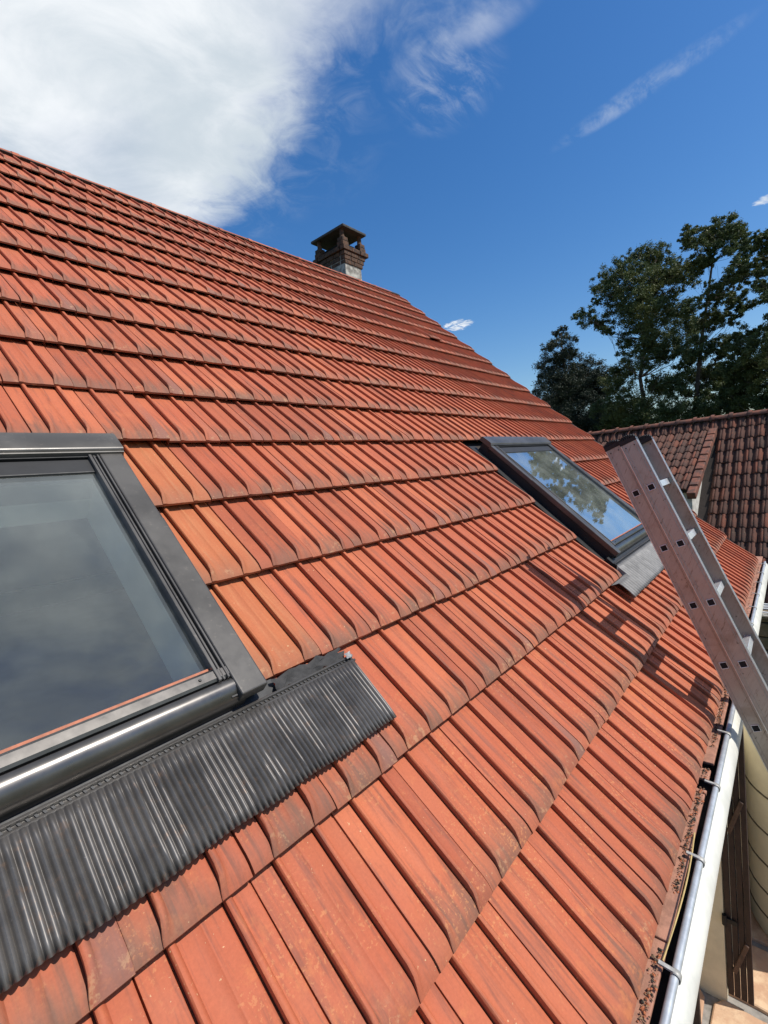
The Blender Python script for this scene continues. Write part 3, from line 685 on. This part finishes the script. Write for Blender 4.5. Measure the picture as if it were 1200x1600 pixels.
# ------------------------------------------------------------------ ladder
lad = thing('ladder', 'two-section aluminium ladder leaning on the gutter, black top caps', 'ladder', (1.70, -3.1, 0))
AU = Vector((0, 0.373, 0.928)).normalized(); AB = Vector((0, -0.928, 0.373)).normalized()
LX0 = 1.556; SPAN = 0.355
def lp(x, b, s): return Vector((x, 0, Z0)) + AB * b + AU * s
S_TOP = -0.606; S_BOT = -4.30
def stile(x0, x1, b0, b1, s0, s1, inward):
    o = MB(); t = .0022; th = x1 - x0
    web = (x0, x0 + t * 1.4) if inward > 0 else (x1 - t * 1.4, x1)
    o.obox(lp(web[0], b0, s0), (web[1] - web[0], 0, 0), AB * (b1 - b0), AU * (s1 - s0))            # web
    xs = (web[1], x1) if inward > 0 else (x0, web[0])
    for b in (b0, b1 - t): o.obox(lp(xs[0], b, s0), (xs[1] - xs[0], 0, 0), AB * t, AU * (s1 - s0))   # flanges
    xo = x0 - .0016 if inward > 0 else x1                                                          # raised bead lines on the outer face
    for b in (b0 + .001, b0 + .012, b1 - .016, b1 - .005): o.obox(lp(xo, b, s0), (.0016, 0, 0), AB * .004, AU * (s1 - s0))
    st_ = o.build('stile', MAT['aluminium'], lad, bevel=.0007, seg=1)
    e_ = MB()  # added pale strips: the sunlit line of the edges put into colour
    for b in (b0, b1): e_.tube([lp(x0 + .001, b, s0), lp(x0 + .001, b, s1)], .0022, 6); e_.tube([lp(x1 - .001, b, s0), lp(x1 - .001, b, s1)], .0022, 6)
    e_.build('stile_edge_glint', MAT['clean_glint_aluminium'], st_, sharp=60); return st_
SEC = ((.979, 1.050, .024, S_TOP + .004, S_BOT + .42), (1.053, 1.126, .0, S_TOP - .008, S_BOT + .05))
for b0, b1, dx, st, sb_ in SEC:
    stile(LX0 + dx, LX0 + dx + .026, b0, b1, sb_, st, 1); stile(LX0 + SPAN - dx - .026, LX0 + SPAN - dx, b0, b1, sb_, st, -1)
    bm_ = (b0 + b1) / 2; s = -0.852; k = 0
    while s > sb_ + .1:
        o = MB(); hw, hh = .0118, .0118
        rr_ = []
        for xx in (LX0 + dx - .0035, LX0 + SPAN - dx + .0035):
            rr_.append([lp(xx, bm_ + hw * math.cos(a) * (1.0 if i % 2 == 0 else 1.12), s + hh * math.sin(a) * (1.0 if i % 2 == 0 else 1.12)) for i, a in enumerate([R(45 + 90 * q) for q in range(4)])])
        # hollow square rung: outer skin and inner skin
        n4 = []
        for sc_ in (1.28, 1.02):
            for xx in (LX0 + dx - .0035, LX0 + SPAN - dx + .0035):
                n4.append([lp(xx, bm_ + hw * sc_ * q[0], s + hh * sc_ * q[1]) for q in ((-1, -1), (1, -1), (1, 1), (-1, 1))])
        A0, A1, B0, B1 = n4; vs_ = A0 + A1 + B0 + B1; fs_ = []
        for q in range(4):
            p2 = (q + 1) % 4
            fs_ += [(q, p2, 4 + p2, 4 + q), (8 + q, 12 + q, 12 + p2, 8 + p2), (q, 8 + q, 8 + p2, p2), (4 + q, 4 + p2, 12 + p2, 12 + q)]
        o.add(vs_, fs_); rg = o.build('rung', MAT['clean_glint_aluminium'], lad, bevel=.002)
        pl = MB(); pl.obox(lp(LX0 + dx - .0028, bm_ - hw, s - hh), (.002, 0, 0), AB * 2 * hw, AU * 2 * hh); pl.build('rung_hole_shade', MAT['dark_hole'], rg)  # black square standing in for the unlit hollow of the rung end
        s -= .2785; k += 1
    # ribbed black caps on the stile tops
    for xs in (LX0 + dx, LX0 + SPAN - dx - .026):
        o = MB(); o.obox(lp(xs - .002, b0 - .002, st - .012), (.030, 0, 0), AB * (b1 - b0 + .003), AU * .020)
        nT = 8
        for q in range(nT): o.obox(lp(xs - .002, b0 - .002 + (b1 - b0 + .002) * q / nT, st + .0075), (.030, 0, 0), AB * ((b1 - b0) / nT * .6), AU * (.008 + .012 * math.sin(math.pi * (q + .5) / nT)))
        o.build('end_cap', MAT['black_rubber'], lad)
        for bb in (b0 + .016, b1 - .018):
            o = MB(); c = lp(xs - .0022, bb, st - .030); o.tube([c, c + Vector((.003, 0, 0))], .0028, 8); o.build('rivet', MAT['dark_hole'], lad)
for xs in (LX0, LX0 + SPAN - .03):
    o = MB(); o.obox(lp(xs - .004, 1.049, S_BOT - .02), (.036, 0, 0), AB * .08, AU * .09); o.build('foot', MAT['black_rubber'], lad, bevel=.006)

# ------------------------------------------------------------------ tank, tray
tank = thing('water_tank', 'round cream water tank with dark seams standing beyond the ladder', 'tank', (3.72, -1.96, 0.045))
prof = [(.49, .05), (.50, .07), (.50, 1.52), (.49, 1.58), (.45, 1.63), (.30, 1.68), (.10, 1.70), (.0, 1.70)]
def lathe(mb, prof, cx, cy, seg=40):
    rows = [[(cx + r * math.cos(2 * math.pi * k / seg), cy + r * math.sin(2 * math.pi * k / seg), z) for k in range(seg + 1)] for r, z in prof]; mb.grid(rows)
o = MB(); lathe(o, prof, 3.72, -1.96); o.build('tank_body', MAT['tank'], tank, sharp=50)
for z in (.22, .42, .65, .91, 1.2):
    o = MB(); lathe(o, [(.499, z - .008), (.504, z - .006), (.504, z + .006), (.499, z + .008)], 3.72, -1.96); o.build('seam', MAT['tank_seam'], tank, sharp=50)
o = MB(); lathe(o, [(.12, 1.69), (.12, 1.73), (.10, 1.745), (.0, 1.75)], 3.72, -1.96, 20); o.build('lid', MAT['tank'], tank, sharp=40)
tray = thing('wooden_tray', 'ochre wooden tray with pale rim on the paving below the gutter', 'tray', (2.3, -1.55, .05))
TX = Vector((.86, -.5, 0)); TY = Vector((.5, .86, 0)); TO = Vector((2.12, -1.50, .052))
o = MB(); o.obox(TO, TX * .62, TY * -.30, (0, 0, .02)); o.build('tray_floor', MAT['ochre_wood'], tray)
for a, d, e in ((TO, TX * .62, TY * -.012), (TO - TY * .288, TX * .62, TY * -.012), (TO + TX * .0, TX * .012, TY * -.30), (TO + TX * .608, TX * .012, TY * -.30)):
    o = MB(); o.obox(a + Vector((0, 0, .021)), d, e, (0, 0, .06)); o.build('tray_side', MAT['ochre_wood'], tray, bevel=.003)
o = MB(); o.tube([TO + Vector((0, 0, .08)) - TY * (.08 + .14 * t) + Vector((-.03 * math.sin(math.pi * t), 0, .09 * math.sin(math.pi * t))) for t in [i / 10 for i in range(11)]], .008, 6); o.build('rope_handle', MAT['rope'], tray)

# ------------------------------------------------------------------ the old house beyond
YAW = R(4); EV = Vector((math.sin(YAW), math.cos(YAW), 0)); MV = Vector((-math.cos(YAW), math.sin(YAW), 0))  # along the ridge, and towards us
RP = on_x(1115, 655, 15.4); RP.z = RP.z                                              # a point of the ridge
P2 = R(50); C2, S2 = math.cos(P2), math.sin(P2)
W2, L2 = 0.205, 0.395
def old(e, v, h=0.0, c=C2, s=S2): return RP + EV * e + MV * (v * c + h * s) + Vector((0, 0, -v * s + h * c))
oldh = thing('old_house', 'old house with dark weathered brown tile roof and dormer behind the ladder', 'house', (RP.x + 1, RP.y, 0))
VB = 18 * L2; E0, E1 = -3.4, 5.4
b = MB(); ze = old(0, VB).z
b.hexa([old(E0, VB, -.08), old(E0, 0, -.08), old(E1, 0, -.08), old(E1, VB, -.08), old(E0, VB, -.03), old(E0, 0, -.03), old(E1, 0, -.03), old(E1, VB, -.03)])
def oldb(e, d, h=0.0): return RP + EV * e - MV * (d * C2 + h * S2) + Vector((0, 0, -d * S2 + h * C2))
b.hexa([oldb(E0, VB, -.08), oldb(E0, 0, -.08), oldb(E1, 0, -.08), oldb(E1, VB, -.08), oldb(E0, VB, -.03), oldb(E0, 0, -.03), oldb(E1, 0, -.03), oldb(E1, VB, -.03)])
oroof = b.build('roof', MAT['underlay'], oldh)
b = MB()
p = [RP + EV * (E0 + .2) + MV * (VB * C2 - .35), RP + EV * (E1 - .2) + MV * (VB * C2 - .35), RP + EV * (E1 - .2) - MV * (VB * C2 - .35), RP + EV * (E0 + .2) - MV * (VB * C2 - .35)]
zt = ze + .2
b.add([(q.x, q.y, 0) for q in p] + [(q.x, q.y, zt) for q in p] + [tuple(RP + EV * (E0 + .2) - Vector((0, 0, .2))), tuple(RP + EV * (E1 - .2) - Vector((0, 0, .2)))],
      [(0, 1, 5, 4), (2, 3, 7, 6), (1, 2, 6, 9, 5), (3, 0, 4, 8, 7)]); b.build('wall', MAT['mossy_stone'], oldh)
# one old roll tile
om = MB(); rows = []
pr = [(.02, -.012), (.03, .0), (.10, .0), (.16, .012), (.24, .042), (.36, .052), (.46, .046), (.50, .036), (.54, .046), (.64, .052), (.76, .042), (.84, .012), (.90, 0), (.985, 0), (.99, -.012)]
for v in (-.05, .2, L2 - .03, L2):
    bs = -.03 + .036 * v / L2 - (.010 if v >= L2 else 0)
    rows.append([(x * W2, -v, bs + (h * (1 if v < L2 else .82) if h > 0 else h)) for x, h in pr])
om.grid(rows); n = len(pr); bb = len(om.v) - n; om.add([(q[0], q[1], q[2] - .028) for q in rows[-1]], []); om.f += [(bb + k, bb + k + 1, bb + n + k + 1, bb + n + k) for k in range(n - 1)]
om.f = [f[::-1] for f in om.f]; OM = om.mesh('old_tile', MAT['old_tile'], 50)
D0, D1 = -0.02, 4.6                               # the dormer's extent along the ridge
PD = R(29); CD_, SD_ = math.cos(PD), math.sin(PD); LD = 0.36; ND = 8; VD0 = 0.42
d_org = old(0, VD0, .02)
def dorm(e, v, h=0.0): return d_org + EV * e + MV * (v * CD_ + h * SD_) + Vector((0, 0, -v * SD_ + h * CD_))
ro = random.Random(4); cand = []
def put_old(fn, e, v, nrm, dwn, parent):
    o = fn(e, v); mm = Matrix.Translation(o) @ Matrix((-EV, -dwn, nrm)).transposed().to_4x4() @ Matrix.Rotation(ro.uniform(-.03, .03), 4, 'Z') @ Matrix.Rotation(ro.uniform(-.02, .02), 4, 'X')
    q = proj(o); vis = 0
    if q and 880 < q[0] < 1230 and 560 < q[1] < 1020: vis = 1 / q[2]
    cand.append((vis, mm, parent))
nrmM = (MV * S2 + Vector((0, 0, C2))); dwnM = (MV * C2 + Vector((0, 0, -S2)))
for r in range(18):
    for c in range(int((E1 - E0) / W2)):
        e = E1 - c * W2
        if D0 < e < D1 + .1 and r >= 1: continue
        put_old(old, e, r * L2, nrmM, dwnM, oroof)
dm = MB(); dm.hexa([dorm(D0, ND * LD, -.08), dorm(D0, 0, -.08), dorm(D1, 0, -.08), dorm(D1, ND * LD, -.08), dorm(D0, ND * LD, -.03), dorm(D0, 0, -.03), dorm(D1, 0, -.03), dorm(D1, ND * LD, -.03)])
dormer = dm.build('dormer_roof', MAT['underlay'], oldh)
nrmD = (MV * SD_ + Vector((0, 0, CD_))); dwnD = (MV * CD_ + Vector((0, 0, -SD_)))
for r in range(ND):
    for c in range(int((D1 - D0) / W2)): put_old(dorm, D1 - c * W2, r * LD, nrmD, dwnD, dormer)
od = sorted(range(len(cand)), key=lambda i: -cand[i][0]); keep = set(i for i in od[:300] if cand[i][0] > 0)
rest = MB()
for i, (vis, mm, par) in enumerate(cand):
    if i in keep:
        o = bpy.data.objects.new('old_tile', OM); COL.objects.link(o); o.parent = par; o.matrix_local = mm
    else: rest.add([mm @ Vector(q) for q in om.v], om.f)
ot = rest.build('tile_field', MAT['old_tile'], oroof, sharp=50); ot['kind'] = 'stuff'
# verge tiles down the dormer's edge, ridge caps, dormer walls
for k in range(ND + 1):
    o = MB(); a = k * LD - .04; s_ = ro.uniform(-.01, .01)
    o.hexa([dorm(D0 - .10, a + LD, -.10 + s_), dorm(D0 + .09, a + LD, -.10 + s_), dorm(D0 + .09, a, -.10), dorm(D0 - .10, a, -.10),
            dorm(D0 - .095, a + LD, .085 + s_), dorm(D0 + .085, a + LD, .085 + s_), dorm(D0 + .085, a, .055), dorm(D0 - .095, a, .055)])
    o.build('verge_tile', MAT['verge_tile'], dormer, bevel=.02)
rp = MB(); prof = [(math.cos(math.pi * k / 8) * .12, math.sin(math.pi * k / 8) * .11) for k in range(9)]
rp.grid([[(x, p_[0] * s_, p_[1] * s_) for p_ in prof] for x, s_ in ((0, 1.28), (.05, 1.32), (.09, 1.28), (.10, 1.0), (.43, .96))]); RPM = rp.mesh('ridge_cap', MAT['verge_tile'], 40)
for k in range(int((E1 - E0) / .42) + 1):
    o = bpy.data.objects.new('ridge_cap', RPM); COL.objects.link(o); o.parent = oroof
    o.matrix_local = Matrix.Translation(RP + EV * (E0 + k * .42) + Vector((0, 0, -.02))) @ Matrix((EV, -MV, Vector((0, 0, 1)))).transposed().to_4x4()
fw = ND * LD * CD_ - .30                        # dormer front wall, set back from its eave
def dpt(e, mdist, z): q = d_org + EV * e + MV * mdist; return Vector((q.x, q.y, z))
zt = dorm(0, ND * LD).z + .08; zb_ = zt - 2.6
o = MB(); o.hexa([dpt(D0 + .12, fw, zb_), dpt(D1, fw, zb_), dpt(D1, fw - .2, zb_), dpt(D0 + .12, fw - .2, zb_), dpt(D0 + .12, fw, zt), dpt(D1, fw, zt), dpt(D1, fw - .2, zt + .1), dpt(D0 + .12, fw - .2, zt + .1)])
o.build('dormer_wall', MAT['old_render'], oldh)
ck = [dorm(D0 + .10, 0, -.09), dorm(D0 + .10, ND * LD - .3, -.09)]; q0 = dpt(D0 + .10, fw, zb_); q1 = dpt(D0 + .10, .3, zb_)
o = MB(); o.hexa([q0, q1, q1 + EV * .12, q0 + EV * .12, ck[1], ck[0], ck[0] + EV * .12, ck[1] + EV * .12]); o.build('dormer_cheek', MAT['old_render'], oldh)
for e in (D0 + .50, D0 + .82, D0 + 1.5):
    o = MB(); o.hexa([dpt(e, fw + .06, zb_), dpt(e + .14, fw + .06, zb_), dpt(e + .14, fw + .002, zb_), dpt(e, fw + .002, zb_), dpt(e, fw + .06, zt + .03), dpt(e + .14, fw + .06, zt + .03), dpt(e + .14, fw + .002, zt + .03), dpt(e, fw + .002, zt + .03)])
    o.build('timber_post', MAT['dark_wood'], oldh)
o = MB(); o.hexa([dorm(D0 - .05, ND * LD - .06, -.16), dorm(D1, ND * LD - .06, -.16), dorm(D1, ND * LD - .16, -.16), dorm(D0 - .05, ND * LD - .16, -.16), dorm(D0 - .05, ND * LD - .06, -.082), dorm(D1, ND * LD - .06, -.082), dorm(D1, ND * LD - .16, -.082), dorm(D0 - .05, ND * LD - .16, -.082)])
o.build('dormer_fascia', MAT['dark_wood'], oldh)

# ------------------------------------------------------------------ trees
def make_tree(name, label, base, spine, clumps, mat, group, leaf_n, leaf_s, seed, r0, needle=0.0, limb_r=.35):
    """spine: trunk points; clumps: (centre, radius, squash)"""
    rd = random.Random(seed); t = thing(name, label, 'tree', base, group)
    tr_ = MB(); n = len(spine); tr_.tube(spine, [lerp(r0, r0 * .16, (i / (n - 1)) ** .8) for i in range(n)], 9)
    for c, r, sq in clumps:
        # limb from the trunk below the clump out to its centre, then twigs
        cand_ = [p for p in spine if p.z < c.z - .35 * (c - p).length]; s = min(cand_ or [spine[0]], key=lambda p: (p - c).length)
        mid_ = s.lerp(c, .55) + Vector((rd.uniform(-.3, .3), rd.uniform(-.3, .3), -.10 * (c - s).length)); lr = r0 * limb_r * min(1, r / 1.4)
        tr_.tube([s, s.lerp(mid_, .5) + Vector((0, 0, -.05)), mid_, mid_.lerp(c, .5) + Vector((rd.uniform(-.1, .1), rd.uniform(-.1, .1), .08)), c], [lr, lr * .8, lr * .6, lr * .45, lr * .25], 5)
        for k in range(7):
            d = Vector((rd.gauss(0, 1), rd.gauss(0, 1), rd.gauss(.3, .6))).normalized(); tr_.tube([mid_.lerp(c, rd.uniform(.3, 1)), c + d * r * .45 * rd.uniform(.6, 1), c + d * r * 1.0], [lr * .3, lr * .2, lr * .08], 3, False)
    tr_.build('trunk', MAT['bark'], t, sharp=60)
    cr_ = MB(); tot = sum(r ** 2 for _, r, _ in clumps); V_ = []; F_ = []
    for c, r, sq in clumps:
        k = int(leaf_n * r ** 2 / tot); subs = []                                # a clump is itself made of tufts
        for _ in range(max(14, int(r * 40))):
            d = Vector((rd.gauss(0, 1), rd.gauss(0, 1), rd.gauss(0, 1))).normalized() * r * rd.random() ** .40 * 1.06
            subs.append((c.x + d.x, c.y + d.y, c.z + d.z * sq, r * rd.uniform(.12, .28)))
        for _ in range(k):
            sx, sy, sz, sr = rd.choice(subs); px, py, pz = sx + rd.gauss(0, .6) * sr, sy + rd.gauss(0, .6) * sr, sz + rd.gauss(0, .5) * sr
            a = Vector((rd.gauss(0, 1), rd.gauss(0, 1), rd.gauss(0, .7) - needle)).normalized(); bv = a.cross(Vector((rd.gauss(0, 1), rd.gauss(0, 1), rd.gauss(0, 1)))).normalized()
            s = leaf_s * rd.uniform(.6, 1.4); a = a * s; bv = bv * s * .36; n0 = len(V_)
            V_ += [(px - a.x, py - a.y, pz - a.z), (px + bv.x, py + bv.y, pz + bv.z), (px + a.x, py + a.y, pz + a.z), (px - bv.x, py - bv.y, pz - bv.z)]; F_.append((n0, n0 + 1, n0 + 2, n0 + 3))
    cr_.v = V_; cr_.f = F_; cr_.build('crown', mat, t); return t
def at(x, y, X): return on_x(x, y, X)
def clumps_from(lst, X, spread, seed, grow=1.0):
    rd = random.Random(seed); out = []
    for x, y, rpx in lst:
        Xc = X + rd.uniform(-spread, spread); c = at(x, y, Xc); q = proj(c); r = rpx / F_PX * q[2] * grow * 1.32; out.append((c, r, rd.uniform(.75, 1.0)))
        for _ in range(2):
            d = Vector((rd.gauss(0, 1), rd.gauss(0, 1), rd.gauss(0, .7))).normalized() * r * rd.uniform(.7, 1.15); out.append((c + d, r * rd.uniform(.35, .62), rd.uniform(.65, .9)))
    return out
def spine_at(pts, X, wob=0.0):
    out = [at(x, y, X) for x, y in pts]; b_ = out[0].copy(); b_.z = 0; return [b_] + out
GRP = 'trees behind the old roof'
# dark evergreen left of the group
X = 30.0
lst = [(876, 540, 17), (868, 572, 22), (890, 575, 22), (858, 610, 22), (880, 612, 28), (908, 600, 24), (925, 588, 22), (940, 615, 24), (905, 640, 28), (870, 645, 26), (935, 650, 28), (950, 680, 30), (900, 675, 30), (865, 672, 24), (925, 690, 30), (875, 520, 9)]
sp = spine_at([(900, 690), (890, 630), (880, 560), (876, 520)], X)
make_tree('evergreen_tree', 'dense dark evergreen with a pointed top, leftmost of the trees', sp[0], sp, clumps_from(lst, X, 1.6, 1), MAT['leaf_dark'], GRP, 170000, .055, 31, .16, .2)
# broad clumpy tree
X = 26.0
lst = [(945, 440, 16), (965, 425, 17), (938, 455, 12), (985, 420, 15), (1010, 405, 18), (1030, 400, 16), (1040, 420, 18), (1020, 435, 20), (995, 450, 22), (965, 465, 20), (975, 490, 20), (1005, 480, 24), (1035, 455, 20), (915, 495, 14), (935, 505, 12), (950, 515, 10), (1060, 425, 16), (1075, 435, 14), (1045, 485, 22), (1060, 510, 24), (1020, 515, 24), (990, 520, 18), (985, 560, 18), (1015, 560, 20), (1050, 545, 20), (1075, 540, 18), (965, 600, 20), (985, 630, 22), (1030, 610, 24), (1010, 645, 26), (1050, 650, 24), (970, 660, 24), (950, 640, 18), (1000, 670, 24)]
sp = spine_at([(1012, 690), (1008, 640), (1000, 590), (1008, 530), (1015, 470), (1022, 420)], X)
make_tree('pine_tree', 'broad clumpy green tree just right of the dark evergreen, drooping side branch', sp[0], sp, clumps_from(lst, X, 1.8, 2, .95), MAT['leaf_pine'], GRP, 170000, .050, 32, .16, .25)
# tall open tree with visible limbs
X = 24.0
lst = [(1080, 375, 15), (1098, 372, 14), (1120, 362, 16), (1140, 358, 17), (1150, 375, 17), (1130, 385, 15), (1160, 395, 14), (1100, 400, 14), (1092, 420, 12), (1155, 420, 16), (1170, 430, 15), (1140, 440, 12), (1110, 455, 14), (1125, 470, 13), (1150, 465, 14), (1085, 480, 12), (1105, 500, 16), (1140, 495, 16), (1165, 475, 12), (1095, 545, 18), (1130, 540, 18), (1080, 580, 20), (1110, 590, 20), (1135, 600, 20), (1065, 610, 18), (1090, 640, 24), (1125, 640, 24), (1060, 655, 22), (1150, 620, 18)]
sp = spine_at([(1085, 680), (1088, 620), (1095, 540), (1105, 470), (1113, 410), (1120, 375)], X)
make_tree('pine_tree', 'tallest tree of the group, open crown with bare dark limbs showing', sp[0], sp, clumps_from(lst, X, 1.6, 3, .92), MAT['leaf_pine'], GRP, 130000, .048, 33, .135, .25, .30)
# trees at and past the right edge
X = 22.0
lst = [(1190, 385, 14), (1205, 375, 16), (1192, 410, 12), (1210, 420, 18), (1190, 445, 10), (1215, 460, 18), (1185, 515, 18), (1165, 540, 20), (1195, 545, 22), (1160, 575, 22), (1190, 580, 24), (1220, 560, 28), (1155, 610, 20), (1185, 620, 24), (1215, 610, 28), (1240, 440, 22), (1235, 540, 24), (1230, 405, 16), (1240, 600, 24)]
sp = spine_at([(1225, 650), (1222, 600), (1225, 530), (1220, 470), (1218, 410)], X)
make_tree('pine_tree', 'yellowish green tree cut off by the right edge of the picture', sp[0], sp, clumps_from(lst, X, 1.4, 4, .95), MAT['leaf_pine'], GRP, 110000, .048, 34, .15, .25)
# ------------------------------------------------------------------ low wall and hose past the end of the gutter
gw_ = thing('garden_wall', 'mossy brown stone wall past the end of the gutter, at the right edge', 'wall', (8.2, -3.0, 0))
wz = on_x(1190, 962, 8.2).z; rg_ = random.Random(8)
o = MB(); o.box((8.28, -6.0, 0), (8.5, 1.2, wz - .06)); o.build('wall_core', MAT['mortar'], gw_)
zz = .02; row = 0
while zz < wz - .08:
    y = -6.0 + (row % 2) * .17; hgt = rg_.uniform(.17, .24)
    if zz + hgt > wz - .04: hgt = wz - .04 - zz
    while y < 1.1:
        ln_ = rg_.uniform(.24, .46); o = MB(); o.box((8.19 + rg_.uniform(0, .03), y, zz), (8.285, y + ln_ - .014, zz + hgt - .014)); o.build('stone', MAT['mossy_stone'], gw_, bevel=.02); y += ln_
    zz += hgt; row += 1
o = MB(); o.box((8.14, -6.0, wz - .038), (8.56, 1.2, wz)); o.build('coping', MAT['mossy_stone'], gw_, bevel=.015)
hose = MB(); hc = on_x(1200, 945, 8.3)
for k in range(3):
    hose.tube([Vector((8.35 + (.20 + .02 * k) * math.cos(a), hc.y + (.24 + .03 * k) * math.sin(a), wz + .02 + .03 * k)) for a in [2 * math.pi * i / 30 for i in range(31)]], .014, 7)
tag(hose.build('hose', MAT['white_plastic']), 'coil of white hose lying on the mossy stone wall', 'hose')
